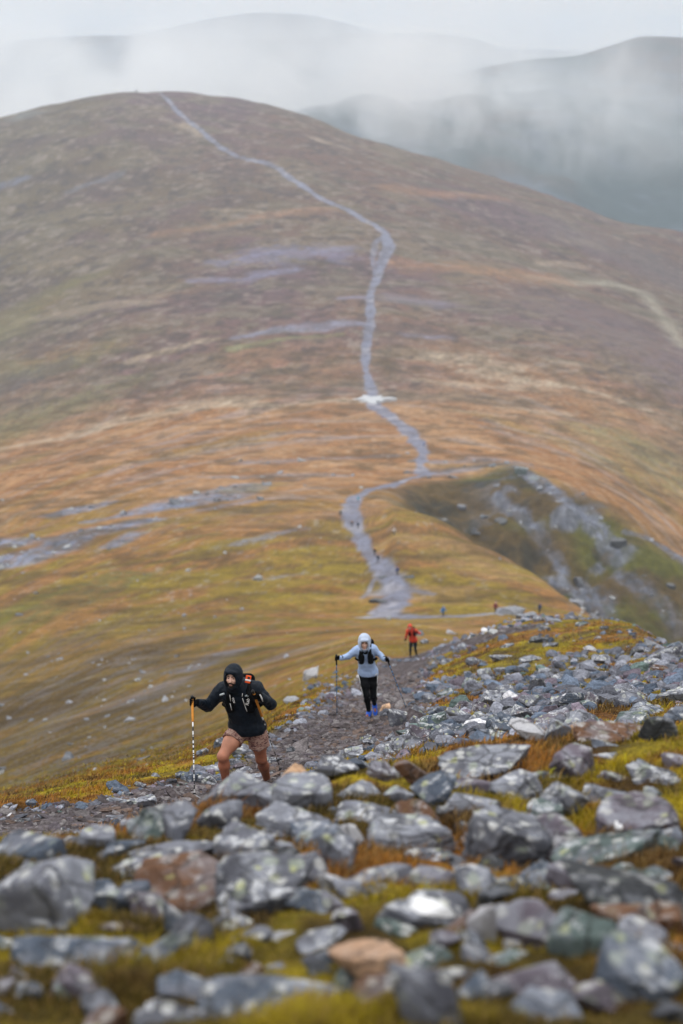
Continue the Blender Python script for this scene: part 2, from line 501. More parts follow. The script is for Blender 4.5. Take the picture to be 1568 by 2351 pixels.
# the round fell: heather, bent grass
f1 = zf(gx * 0.006, gy * 0.008, 5, 121); f2 = zf(gx * 0.02, gy * 0.035, 5, 122); f3 = zf(gx * 0.06, gy * 0.11, 4, 123)
fell = lerp(const((0.130, 0.076, 0.056)), (0.116, 0.070, 0.076), sstep(-0.2, 0.3, f1))
fell = lerp(fell, (0.092, 0.082, 0.042), sstep(-0.04, -0.24, gu + 0.2 * f1) * 0.65)
fell = lerp(fell, (0.235, 0.135, 0.08), sstep(1150, 840, gy + 250 * f1) * 0.65)
fell = lerp(fell, (0.155, 0.125, 0.08), sstep(0.0, 0.4, f2) * 0.6)
fell = lerp(fell, (0.085, 0.06, 0.055), sstep(0.05, 0.4, -f2 + 0.3 * f3) * 0.6)
f4 = zf(gx * 0.13, gy * 0.22, 4, 124); f5 = zf(gx * 0.035 + gz * 0.12, gy * 0.06, 4, 125)
fell = lerp(fell, (0.25, 0.205, 0.175), sstep(0.24, 0.46, f4 + 0.5 * f5) * 0.65)
fell = lerp(fell, (0.05, 0.038, 0.036), sstep(0.16, 0.4, -f4 + 0.4 * f3) * 0.7)
fell = lerp(fell, (0.10, 0.085, 0.05), sstep(0.1, 0.5, f5) * 0.5)
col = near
col = lerp(col, (0, 0, 0), np.zeros(len(gx)))
def blend(a, b, t): return a + (b - a) * t[:, None]
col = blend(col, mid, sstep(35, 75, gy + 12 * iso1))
col = blend(col, saddle, sstep(330, 520, gy + 60 * s3))
col = blend(col, fell, sstep(720, 960, gy + 160 * f1 + 110 * f2 + 500 * np.abs(gu) ** 1.5))
# left flank: olive and brown streaks of grass over stone
lf = sstep(-0.02, -0.16, gu) * sstep(18, 45, gy) * (1 - sstep(130, 260, gy))
col = blend(col, lerp(lerp(const((0.085, 0.058, 0.030)), (0.185, 0.10, 0.032), sstep(0.0, 0.35, s3 + 0.4 * s2)), (0.15, 0.115, 0.020), sstep(-0.2, 0.3, s1 + s2 * 0.6)), lf * 0.75)
flank_scree = lf * sstep(0.04, 0.26, s2 + 0.5 * streak(40, 14, 4, 131) + 0.25 * s4)
# strips and patches seen on the slope: (kind, mode, strength, pixel polyline)
STREAKY = 0.6 * s4 + 0.6 * s2 + 0.6 * fbm(gx * 0.15, gy * 0.15, 3, 133) + 2.2 * f4 + 2.4 * f3 + 1.4 * f2
PATCHY = 0.52 + 0.48 * sstep(-0.22, 0.22, 1.1 * f4 + 0.9 * f3 + 0.9 * s4 + 0.9 * zs(gx * 0.3, gy * 0.3, 3, 134))
def S(c, mode, k, pts, soft=0.35, nz=0.55):
    P, W = stroke(pts, mode)
    d = seg_dist(gx, gy, P, W) + 0.62 * nz * STREAKY
    return c, min(1.0, k * 1.1) * PATCHY * (1 - sstep(1 - soft, 1 + soft, d))
BSCREE = (0.18, 0.20, 0.275)
SC = [
 S(BSCREE,'h',1,[(-60,1300,21),(0,1292,21),(85,1268,15),(165,1242,11)]), S(BSCREE,'h',1,[(-40,1252,19),(20,1248,17),(55,1243,10)]),
 S(BSCREE,'h',1,[(155,1238,14),(250,1216,15),(340,1196,9)]), S(BSCREE,'h',1,[(280,1186,6),(400,1160,15),(500,1140,14),(590,1112,7)]),
 S(BSCREE,'h',.9,[(125,1184,9),(190,1168,9),(250,1153,5)]), S(BSCREE,'h',.8,[(205,1193,5),(260,1187,5)]), S(BSCREE,'h',.7,[(250,1250,6),(320,1226,7)]),
 S(BSCREE,'h',.6,[(470,1172,5),(560,1152,5),(680,1142,4)]), S(BSCREE,'h',.5,[(540,1258,6),(620,1232,6),(700,1210,4)]), S(BSCREE,'h',.5,[(600,1330,4),(690,1318,4)]),
 S((0.15,0.125,0.145),'h',.5,[(570,1540,5),(640,1513,6),(725,1484,4)]), S(BSCREE,'h',.35,[(280,1618,9),(340,1588,9),(420,1556,5)],.5,.9),
 S(BSCREE,'h',.5,[(440,1540,5),(535,1500,7)]), S((0.14,0.12,0.14),'h',.3,[(380,1630,4),(470,1590,4),(540,1560,3)],.5,.8),
 S(SCREE,'h',.45,[(560,1060,8),(760,1052,9),(900,1046,6)]), S(SCREE,'h',.4,[(500,1030,7),(700,1008,8),(830,1000,5)]), S(SCREE,'h',.5,[(480,1100,6),(640,1090,8),(780,1094,6)]),
 S(SCREE,'h',.7,[(1000,1088,9),(1090,1074,12),(1160,1064,9)],.4,.5), S(SCREE,'h',.55,[(1010,1058,8),(1100,1054,8)]),
 S(DARK,'h',.7,[(0,1396,16),(90,1372,18),(185,1350,10)]), S(DARK,'h',.75,[(185,1552,12),(310,1506,18),(430,1466,10)]), S(RUST,'h',.8,[(672,1357,12),(745,1353,12)],.3,.25),
 S(DARK,'h',.5,[(240,1300,10),(330,1278,10),(385,1262,6)]), S(DARK,'h',.55,[(0,1650,30),(120,1600,24),(200,1570,10)]),
 S((0.10,0.11,0.03),'h',.6,[(0,1430,40),(130,1390,30),(300,1320,14)]),
 S(PALE,'h',.9,[(0,1028,8),(140,1004,9),(280,968,12),(400,945,13),(520,925,18),(600,930,12),(720,924,9),(820,921,8)],.7,1.1),
 S(PALE,'h',.85,[(1000,815,20),(1100,826,26),(1180,838,18)],.5,.9), S(PALE,'h',.95,[(1080,850,14),(1180,868,22),(1280,882,14),(1400,905,10),(1500,940,7),(1568,968,6)],.6,1.0),
 S(PALE,'h',.7,[(960,872,9),(1060,880,12),(1180,890,10)],.5,.8), S(PALE,'h',.6,[(1150,935,6),(1290,948,9)],.5,.8), S(PALE,'h',.6,[(1060,945,5),(1180,960,6)],.5,.8),
 S((0.29,0.26,0.20),'h',.8,[(1212,632,5),(1300,645,6),(1400,655,7),(1480,680,7),(1530,730,7),(1568,790,7)],.6,.7),
 S(PALE,'h',.6,[(1240,602,6),(1330,612,8)]), S(PALE,'h',.5,[(1300,560,10),(1360,568,12)],.5,.9), S(PALE,'h',.6,[(1260,820,12),(1330,830,12)],.5,.8),
 S(PALE,'h',.75,[(290,836,8),(380,815,10),(470,790,9),(500,782,5)],.4,.7), S(PALE,'h',.5,[(60,740,14),(160,720,18),(340,700,14),(400,660,8)],.6,1.0),
 S(PALE,'h',.45,[(100,620,14),(170,600,12)],.5,.9), S(PALE,'h',.5,[(490,482,5),(600,490,5)]), S(PALE,'h',.5,[(720,325,6),(800,352,5)]), S(PALE,'h',.6,[(425,285,14),(462,308,8)],.6,.4),
 S((0.16,0.145,0.055),'h',.55,[(0,770,60),(80,700,30),(200,640,20),(240,630,10)],.5,.6), S((0.14,0.135,0.06),'h',.6,[(0,980,60),(140,940,46),(300,880,26)],.5,.6),
 S((0.17,0.15,0.055),'h',.45,[(0,860,30),(150,840,34),(260,800,20)],.5,.7),
 S((0.075,0.07,0.07),'h',.55,[(0,890,30),(100,860,24),(160,830,12)],.5,.9),
 S((0.19,0.185,0.28),'h',.75,[(500,600,18),(640,580,40),(760,575,30),(800,570,12)],.6,.7), S((0.19,0.185,0.27),'h',.7,[(440,645,10),(560,640,16),(680,612,10)],.6,.7),
 S((0.22,0.23,0.31),'h',.75,[(540,775,8),(650,758,14),(760,750,16),(830,748,10)],.5,.6), S((0.2,0.2,0.27),'h',.5,[(900,690,20),(1010,692,16)],.6,.8), S((0.2,0.2,0.27),'h',.6,[(940,772,8),(1020,768,8)],.6,.8),
 S((0.2,0.2,0.28),'h',.7,[(780,690,8),(840,692,10)],.5,.5),
 S((0.14,0.15,0.20),'h',.9,[(0,426,12),(30,420,16),(62,412,8)],.4,.5), S((0.16,0.17,0.2),'h',.6,[(160,445,8),(280,402,8)],.6,.9), S((0.2,0.22,0.22),'h',.6,[(50,272,10),(88,262,8)],.5,.4),
 S((0.18,0.20,0.085),'h',.6,[(530,805,14),(620,785,10),(780,770,6)],.5,.5), S((0.33,0.16,0.11),'h',.6,[(480,870,16),(640,840,16)],.6,.7),
 S((0.32,0.17,0.085),'h',.6,[(900,600,20),(1100,620,26),(1280,640,16)],.6,.7), S((0.32,0.18,0.10),'h',.5,[(350,535,10),(560,508,14),(760,485,10)],.6,.7), S((0.32,0.17,0.085),'h',.5,[(880,440,14),(1020,452,14),(1160,462,8)],.6,.7),
 S((0.13,0.095,0.105),'h',.7,[(1330,720,60),(1450,790,80),(1568,880,70)],.7,.5), S((0.13,0.105,0.10),'h',.6,[(1300,540,50),(1450,590,60),(1568,650,50)],.7,.5),
 S((0.09,0.075,0.07),'h',.7,[(500,690,6),(590,660,9)],.4,.4), S((0.09,0.075,0.07),'h',.6,[(415,382,7),(445,380,7)],.4,.4),
 S((0.17,0.18,0.06),'h',.5,[(1400,1000,40),(1500,1060,60),(1568,1120,70)],.7,.6),
 S(MOSS,'h',.6,[(620,1390,26),(740,1385,30),(830,1400,20)],.6,.5), S(MOSS,'h',.55,[(930,1392,12),(1020,1388,16),(1090,1395,8)],.5,.4), S((0.26,0.17,0.075),'h',.6,[(900,1230,14),(1000,1240,22),(1060,1280,22),(1150,1330,16)],.6,.6),
 S(MOSS,'h',.5,[(640,1280,14),(740,1262,16),(800,1258,10)],.6,.6), S(MOSS,'h',.5,[(540,1130,10),(640,1108,8)],.5,.5),
]
for c, m in SC: col = lerp(col, c, m)
sc_mask = np.maximum.reduce([m for c, m in SC if c in (SCREE, BSCREE)] + [flank_scree * 0.25])
col = lerp(col, (0.15, 0.14, 0.15), flank_scree * 0.6)
# gully: turf with rock showing through, fans of scree
k9 = np.interp(gu, U_T, KL[9]); k12 = np.interp(gu, U_T, KL[12])
u_a = ray(872, 1150)[0]; u_b = ray(960, 1170)[0]
gn = 0.02 * zg(gx * 0.06, gy * 0.06, 3, 140)
gul = sstep(0.0, 0.022, gl - k9 + gn) * (1 - sstep(-0.03, 0.012, gl - k12 + gn)) * sstep(u_a, u_b, gu)
gt = lerp(const((0.082, 0.080, 0.016)), (0.085, 0.056, 0.022), sstep(-0.1, 0.4, zg(gx * 0.03, gy * 0.03, 4, 141)))
gt = lerp(gt, (0.028, 0.028, 0.022), sstep(0.05, 0.35, zg(gx * 0.09, gy * 0.07, 4, 142)) * 0.8)
col = blend(col, gt, gul)
fan = gx * 0.75 + gy * 0.66      # fall line of the gully wall
fann = zg((gx * 0.66 - gy * 0.75) * 0.045, fan * 0.014, 5, 143)
sc_g = gul * sstep(ray(1040, 1150)[0], ray(1230, 1150)[0], gu) * sstep(0.10, 0.32, fann - 0.16 * sstep(0.14, 0.06, gu) + 0.45 * zg(gx * 0.16, gy * 0.14, 3, 144))
STREAKY = STREAKY + 1.2 * zg(gx * 0.10, gy * 0.10, 4, 146) + 0.8 * zg(gx * 0.4, gy * 0.4, 2, 147)
GSC = (0.13, 0.142, 0.185)
GS = [S(GSC,'v',1,[(1185,1072,36),(1230,1100,40),(1300,1150,46),(1370,1200,56),(1430,1255,60)],.4,.5), S(GSC,'v',1,[(1140,1140,20),(1190,1185,40),(1250,1240,50),(1290,1290,40)],.5,.7),
      S(GSC,'v',1,[(1280,1310,50),(1360,1380,90),(1460,1450,120),(1540,1490,120)],.5,.5), S(GSC,'v',.8,[(1420,1300,40),(1500,1370,60),(1568,1440,60)],.6,.8), S(GSC,'v',.9,[(1440,1215,20),(1510,1250,40),(1568,1290,60)],.5,.6),
      S((0.11,0.12,0.14),'v',.9,[(1380,1230,30),(1420,1270,40)],.5,.5), S((0.045,0.048,0.035),'v',.6,[(960,1160,16),(1060,1190,26),(1130,1230,26)],.6,1.0)]
for c, m in GS: col = lerp(col, c, m * sstep(0.0, 0.03, gl - k9) * sstep(250, 300, gy))
sc_mask = np.maximum.reduce([sc_mask, sc_g * 0.8] + [m for c, m in GS])
col = lerp(col, GSC, sc_g * 0.75)
rockpix = sstep(0.1, 0.5, zg(gx * 0.35, gy * 0.3, 3, 145))
col = lerp(col, (0.055, 0.06, 0.07), sc_mask * rockpix * 0.75 * sstep(100, 200, gy))
col = lerp(col, (0.25, 0.265, 0.31), sc_mask * sstep(0.15, 0.45, zg(gx * 0.5 + 40, gy * 0.4, 3, 148)) * 0.5)
# tussocks, hollows and clumps of heather all over the slopes
t1 = zs(gx * 0.10, gy * 0.11, 4, 171); t2 = zs(gx * 0.45, gy * 0.45, 3, 172)
tz = sstep(40, 110, gy) * (1 - sstep(900, 1000, gy))
col = lerp(col, (0.085, 0.055, 0.022), tz * sstep(0.14, 0.42, t1 + 0.5 * t2) * 0.55)
col = col * (1 + tz * (0.30 * t2 - 0.25 * t1))[:, None]
col = col * (1 - 0.16 * lf)[:, None]
# paths
pn = path_near(gx, gy) * (gy < 90); pf = path_far(gx, gy) * (gy > 120)
pcn = lerp(const(PATHN), (0.13, 0.115, 0.125), sstep(-0.1, 0.4, zn(gx * 6, gy * 6, 3, 151)))
pcn = lerp(pcn, (0.085, 0.07, 0.072), sstep(0.1, 0.45, zn(gx * 14, gy * 14, 3, 152)) * 0.7)
col = blend(col, pcn, pn)
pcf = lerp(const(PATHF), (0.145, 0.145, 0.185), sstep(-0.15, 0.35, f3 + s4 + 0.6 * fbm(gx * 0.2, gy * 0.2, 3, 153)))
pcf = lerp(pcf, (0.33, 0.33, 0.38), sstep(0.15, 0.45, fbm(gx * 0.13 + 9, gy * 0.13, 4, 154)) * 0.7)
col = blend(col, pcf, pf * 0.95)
# bare earth between the near stones
stony = sstep(0.02, 0.25, gu) * sstep(13, 17, gy) * (1 - sstep(34, 50, gy)) * sstep(-0.05, 0.25, zn(gx * 0.7, gy * 0.5, 3, 161) + 0.10)
col = lerp(col, (0.115, 0.10, 0.095), stony * 0.35)
sc_mask = np.maximum(sc_mask, stony * 0.5)
# fine grain
gr = 1 + 0.22 * iso3 * sstep(80, 30, gy) + 0.16 * s4 * sstep(25, 60, gy)
col = np.clip(col * gr[:, None], 0.012, 0.8)
PN = pn.reshape(NR, NC); PF = pf.reshape(NR, NC); SM = sc_mask.reshape(NR, NC)
print('colours', round(time.time() - T0, 1))

def ground_material():
    m, nt, b = new_mat('turf_and_stone')
    N = nt.nodes; L = nt.links
    at_ = N.new('ShaderNodeAttribute'); at_.attribute_name = 'albedo'
    geo = N.new('ShaderNodeNewGeometry')
    ln = N.new('ShaderNodeVectorMath'); ln.operation = 'LENGTH'
    L.new(geo.outputs['Position'], ln.inputs[0])
    # grain at three sizes so that it holds from the near turf to the far fell
    prev = at_.outputs['Color']
    for sc, amt in ((26.0, 0.5), (3.0, 0.35), (0.35, 0.30)):
        n = N.new('ShaderNodeTexNoise'); n.inputs['Scale'].default_value = sc; n.inputs['Detail'].default_value = 5; n.inputs['Roughness'].default_value = 0.65
        L.new(geo.outputs['Position'], n.inputs['Vector'])
        mp = N.new('ShaderNodeMapRange'); mp.inputs['From Min'].default_value = 0.28; mp.inputs['From Max'].default_value = 0.72
        mp.inputs['To Min'].default_value = 1 - amt; mp.inputs['To Max'].default_value = 1 + amt
        L.new(n.outputs['Fac'], mp.inputs['Value'])
        mx = N.new('ShaderNodeMix'); mx.data_type = 'RGBA'; mx.blend_type = 'MULTIPLY'; mx.inputs['Factor'].default_value = 1
        L.new(prev, mx.inputs['A']); L.new(mp.outputs['Result'], mx.inputs['B'])
        prev = mx.outputs['Result']
    L.new(prev, b.inputs['Base Color'])
    b.inputs['Roughness'].default_value = 0.92
    b.inputs['Specular IOR Level'].default_value = 0.12
    nb = N.new('ShaderNodeTexNoise'); nb.inputs['Scale'].default_value = 22; nb.inputs['Detail'].default_value = 6; nb.inputs['Roughness'].default_value = 0.7
    L.new(geo.outputs['Position'], nb.inputs['Vector'])
    bp = N.new('ShaderNodeBump'); bp.inputs['Strength'].default_value = 0.6; bp.inputs['Distance'].default_value = 0.05
    L.new(nb.outputs['Fac'], bp.inputs['Height'])
    n3 = N.new('ShaderNodeTexNoise'); n3.inputs['Scale'].default_value = 0.12; n3.inputs['Detail'].default_value = 7; n3.inputs['Roughness'].default_value = 0.7
    L.new(geo.outputs['Position'], n3.inputs['Vector'])
    bp2 = N.new('ShaderNodeBump'); bp2.inputs['Strength'].default_value = 0.55; bp2.inputs['Distance'].default_value = 3.0
    L.new(n3.outputs['Fac'], bp2.inputs['Height']); L.new(bp.outputs['Normal'], bp2.inputs['Normal'])
    L.new(bp2.outputs['Normal'], b.inputs['Normal'])
    return m
M_GROUND = ground_material()

# ---- split the grid: the path is a piece of setting of its own, sharing its edge with the turf
idx = np.arange(NR * NC).reshape(NR, NC)
quads = np.stack([idx[:-1, :-1], idx[:-1, 1:], idx[1:, 1:], idx[1:, :-1]], -1).reshape(-1, 4)
pm = np.maximum(PN, PF * 0.95)
pmq = (pm[:-1, :-1] + pm[:-1, 1:] + pm[1:, 1:] + pm[1:, :-1]).ravel() / 4
verts = np.stack([gx, gy, gz], -1)
def sub_mesh(name, qs):
    used = np.unique(qs)
    remap = np.full(NR * NC, -1, dtype=np.int64); remap[used] = np.arange(len(used))
    me = mesh_np(name, verts[used], remap[qs])
    set_col(me, 'albedo', col[used])
    return me
ground = obj('ground', sub_mesh('ground', quads[pmq <= 0.5]), M_GROUND); ground['kind'] = 'structure'
isnear = (GY[:-1, :-1].ravel() < 100)
path = obj('path', sub_mesh('path', quads[(pmq > 0.5) & isnear]), M_GROUND); path['kind'] = 'structure'
path = obj('path', sub_mesh('path', quads[(pmq > 0.5) & ~isnear]), M_GROUND); path['kind'] = 'structure'

# the slope goes on up behind the camera
bx = np.linspace(-40, 40, 81); by = np.linspace(0.495, -58, 90)
BX, BY = np.meshgrid(bx, by)
BZ = -CAMH - 0.02 + 0.36 * (0.5 - BY) * 0.9 - 0.2 + fbm(BX * 0.8, BY * 0.8, 3, 5) * 0.12 - np.abs(BX) * 0.05
bi = np.arange(BX.size).reshape(BX.shape)
me = mesh_np('ground', np.stack([BX, BY, BZ], -1).reshape(-1, 3), np.stack([bi[:-1, :-1], bi[1:, :-1], bi[1:, 1:], bi[:-1, 1:]], -1).reshape(-1, 4))
set_col(me, 'albedo', np.tile(np.array((0.16, 0.13, 0.03)), (BX.size, 1)))
gb = obj('ground', me, M_GROUND); gb['kind'] = 'structure'

# pool of rainwater on the path in the col
m, nt, b = new_mat('still_water')
b.inputs['Base Color'].default_value = (0.45, 0.47, 0.5, 1); b.inputs['Roughness'].default_value = 0.06; b.inputs['IOR'].default_value = 1.33; b.inputs['Specular IOR Level'].default_value = 0.9
nn = nt.nodes.new('ShaderNodeTexNoise'); nn.inputs['Scale'].default_value = 1.2
bb = nt.nodes.new('ShaderNodeBump'); bb.inputs['Strength'].default_value = 0.04; nt.links.new(nn.outputs['Fac'], bb.inputs['Height']); nt.links.new(bb.outputs['Normal'], b.inputs['Normal'])
pc = at(856, 918)
a_l, a_r = at(812, 921), at(905, 915); a_t, a_b = at(856, 908), at(856, 927)
ring = []
for i in range(72):
    t = i / 72 * 2 * math.pi
    k = 0.72 + 0.3 * math.sin(3 * t + 0.6) * abs(math.cos(t)) + 0.22 * math.sin(7 * t) + 0.12 * math.sin(13 * t + 1)
    sx = (a_r.x - a_l.x) / 2; sy = (a_t.y - a_b.y) / 2
    ring.append((pc.x + sx * math.cos(t) * k, pc.y + sy * (abs(math.sin(t)) ** 1.4) * math.copysign(1, math.sin(t)) * k + 0.10 * sx * math.cos(t)))
ring = np.array(ring)
zw = float(np.percentile(Z(ring[:, 0], ring[:, 1]), 85)) + 0.25
bm = bmesh.new()
vsr = [bm.verts.new((x, y, zw)) for x, y in ring]
vlow = [bm.verts.new((x, y, zw - 2.5)) for x, y in ring]
bm.faces.new(vsr)
for i in range(72): bm.faces.new((vsr[i - 1], vlow[i - 1], vlow[i], vsr[i]))
me = bpy.data.meshes.new('water'); bm.to_mesh(me); bm.free()
w = obj('water', me, m); w['kind'] = 'structure'

# ------------------------------------------------------------------ fells beyond the valley
def fell_mesh(name, knots, nrow, ncol, seed, amp, cfun):
    rows = []
    ul = [ray(np.array(r, float)[:, 0], np.array(r, float)[:, 2]) for r in knots]
    umin = max(u[0][0] for u in ul); umax = min(u[0][-1] for u in ul)
    U = np.linspace(umin, umax, ncol)
    Y = []; Zk = []
    for r, (u, e) in zip(knots, ul):
        r = np.array(r, float)
        d = pchip(u, r[:, 1], U); Y.append(d); Zk.append(pchip(u, e, U) * d)
    Y = np.array(Y); Zk = np.array(Zk)
    yy = np.zeros((nrow, ncol)); zz = np.zeros((nrow, ncol))
    for c in range(ncol):
        t = np.linspace(0, len(knots) - 1, nrow)
        yy[:, c] = pchip(np.arange(len(knots)), Y[:, c], t); zz[:, c] = pchip(np.arange(len(knots)), Zk[:, c], t)
    xx = yy * U[None, :]
    zz += amp * fbm(xx / 420.0, yy / 420.0, 5, seed) * (np.sin(math.pi * np.clip(np.linspace(0.04, 1, nrow) * (len(knots) - 1) / (len(knots) - 2), 0, 1))[:, None] + 0.06)
    v = np.stack([xx, yy, zz], -1).reshape(-1, 3)
    id_ = np.arange(nrow * ncol).reshape(nrow, ncol)
    f = np.stack([id_[:-1, :-1], id_[:-1, 1:], id_[1:, 1:], id_[1:, :-1]], -1).reshape(-1, 4)
    me = mesh_np(name, v, f)
    set_col(me, 'albedo', cfun(v))
    o = obj(name, me, M_GROUND); o['kind'] = 'structure'
    return o
def fell_col(seed, base=(0.034, 0.064, 0.070), alt=(0.080, 0.066, 0.058), rock=(0.085, 0.115, 0.15)):  # blue of distant haze is partly painted into these hill colours
    def f(v):
        x, y, z = v.T
        n1 = fbm(x / 300, y / 300, 5, seed); n2 = fbm(x / 60 + z / 30, y / 90, 4, seed + 3)
        c = np.tile(np.array(base), (len(v), 1))
        c = c + (np.array(alt) - c) * sstep(-0.1, 0.3, n1 + 0.004 * (z + 120))[:, None]
        c = c + (np.array(rock) - c) * (sstep(0.1, 0.4, n2) * 0.7)[:, None]
        c = c + (np.array((0.02, 0.04, 0.04)) - c) * (sstep(0.15, 0.45, -n2 + 0.3 * n1) * 0.6)[:, None]
        return c
    return f
fell_mesh('hill', [[(500,2150,640),(900,2150,560),(1200,2120,600),(1568,2080,700),(2300,2000,900)],
                   [(500,2500,400),(900,2450,360),(1200,2350,420),(1568,2250,545),(2300,2200,740)],
                   [(500,2900,310),(900,2850,300),(1100,2750,300),(1300,2650,330),(1568,2550,380),(2300,2450,470)],
                   [(500,3300,260),(900,3250,240),(1080,3200,210),(1220,3100,225),(1400,3000,235),(1568,2900,260),(2300,2800,300)],
                   [(500,3700,215),(900,3650,185),(1080,3600,160),(1220,3600,137),(1320,3560,128),(1400,3500,106),(1480,3450,86),(1568,3400,89),(1800,3350,70),(2300,3300,150)],
                   [(500,4100,300),(900,4100,260),(1220,4100,220),(1568,4000,180),(2300,3900,240)]], 130, 240, 61, 85, fell_col(62))
fell_mesh('hill', [[(-700,3600,420),(0,3600,400),(800,3600,400),(1400,3700,380)], [(-700,4200,250),(0,4200,230),(800,4200,220),(1400,4300,230)],
                   [(-700,5000,110),(-200,5000,112),(0,5000,101),(100,5000,86),(250,5000,81),(450,5000,88),(700,5000,90),(800,5000,76),(1000,5000,78),(1080,5000,88),(1200,5000,131),(1400,5100,175)],
                   [(-700,5600,200),(0,5600,180),(800,5600,170),(1400,5600,220)]], 70, 160, 71, 30, fell_col(72))
fell_mesh('hill', [[(-400,6000,320),(600,6000,320),(1400,6000,320)], [(-400,6600,190),(600,6600,120),(1400,6600,190)],
                   [(-400,7200,110),(150,7200,96),(350,7200,72),(450,7200,50),(520,7200,37),(600,7200,29),(700,7200,34),(770,7200,47),(850,7200,68),(1000,7200,100),(1400,7200,120)],
                   [(-400,7800,160),(600,7800,120),(1400,7800,190)]], 50, 120, 81, 20, fell_col(82))
# valley floor, one sheet under everything out to the horizon
me = mesh_np('ground', np.array([(-9000, 1200, -420), (9000, 1200, -420), (9000, 9000, -420), (-9000, 9000, -420)]), np.array([[0, 1, 2, 3]]))
set_col(me, 'albedo', np.tile(np.array((0.09, 0.10, 0.05)), (4, 1)))
vf = obj('valley', me, M_GROUND); vf['kind'] = 'structure'
print('terrain done', round(time.time() - T0, 1))
# ------------------------------------------------------------------ rocks
def ico(sub):
    bm = bmesh.new(); bmesh.ops.create_icosphere(bm, subdivisions=sub, radius=1.0)
    v = np.array([x.co[:] for x in bm.verts]); f = np.array([[q.index for q in p.verts] for p in bm.faces]); bm.free()
    v /= np.linalg.norm(v, axis=1)[:, None]
    return v, f
ICO = {s: ico(s) for s in (1, 2, 4, 5)}

def rock_shape(r, sub, nplanes, flat, sharp, layered=0.0, rough=0.05):
    """split block: a ball cut by random planes, then broken along its bedding; unit half-size on each axis"""
    v, f = ICO[sub]
    pl = r.normal(size=(nplanes, 3)); pl /= np.linalg.norm(pl, axis=1)[:, None]
    d = r.uniform(0.42, 0.92, nplanes)
    if flat:
        pl = np.vstack([pl, [[0.12 * r.normal(), 0.12 * r.normal(), 1], [0.1 * r.normal(), 0.1 * r.normal(), -1]]]); d = np.append(d, [0.5, 0.5])
        pl /= np.linalg.norm(pl, axis=1)[:, None]
    dots = v @ pl.T
    rad = np.where(dots > 0.04, d[None, :] / np.maximum(dots, 0.04), 9.0)
    k = sharp
    m = -np.log(np.exp(-k * np.minimum(rad, 3)).sum(1)) / k
    m = np.minimum(m, 1.5)
    p = v * m[:, None]
    off = r.uniform(0, 50, 3)
    if layered > 0:
        ax = np.array([0.25 * r.normal(), 0.25 * r.normal(), 1.0]); ax /= np.linalg.norm(ax)
        t = (p @ ax) * 6.0 + 0.5 * fbm3(p + off, 1.3, 2, 3)
        st = np.floor(t) + sstep(0.75, 1.0, t - np.floor(t)) - t
        p = p * (1 + layered * st * (1 - 0.6 * np.abs(v @ ax)))[:, None]
    p = p * (1 + rough * 1.6 * fbm3(p + off, 1.9, 3, 4))[:, None]
    p = p + v * (rough * 0.7 * fbm3(p + off, 6.5, 3, 8))[:, None]
    p = p + v * (-0.10 * sstep(0.30, 0.5, fbm3(p + off + 9, 1.5, 2, 12)))[:, None]
    p -= (p.max(0) + p.min(0)) / 2
    p /= (p.max(0) - p.min(0)) / 2
    return p, f

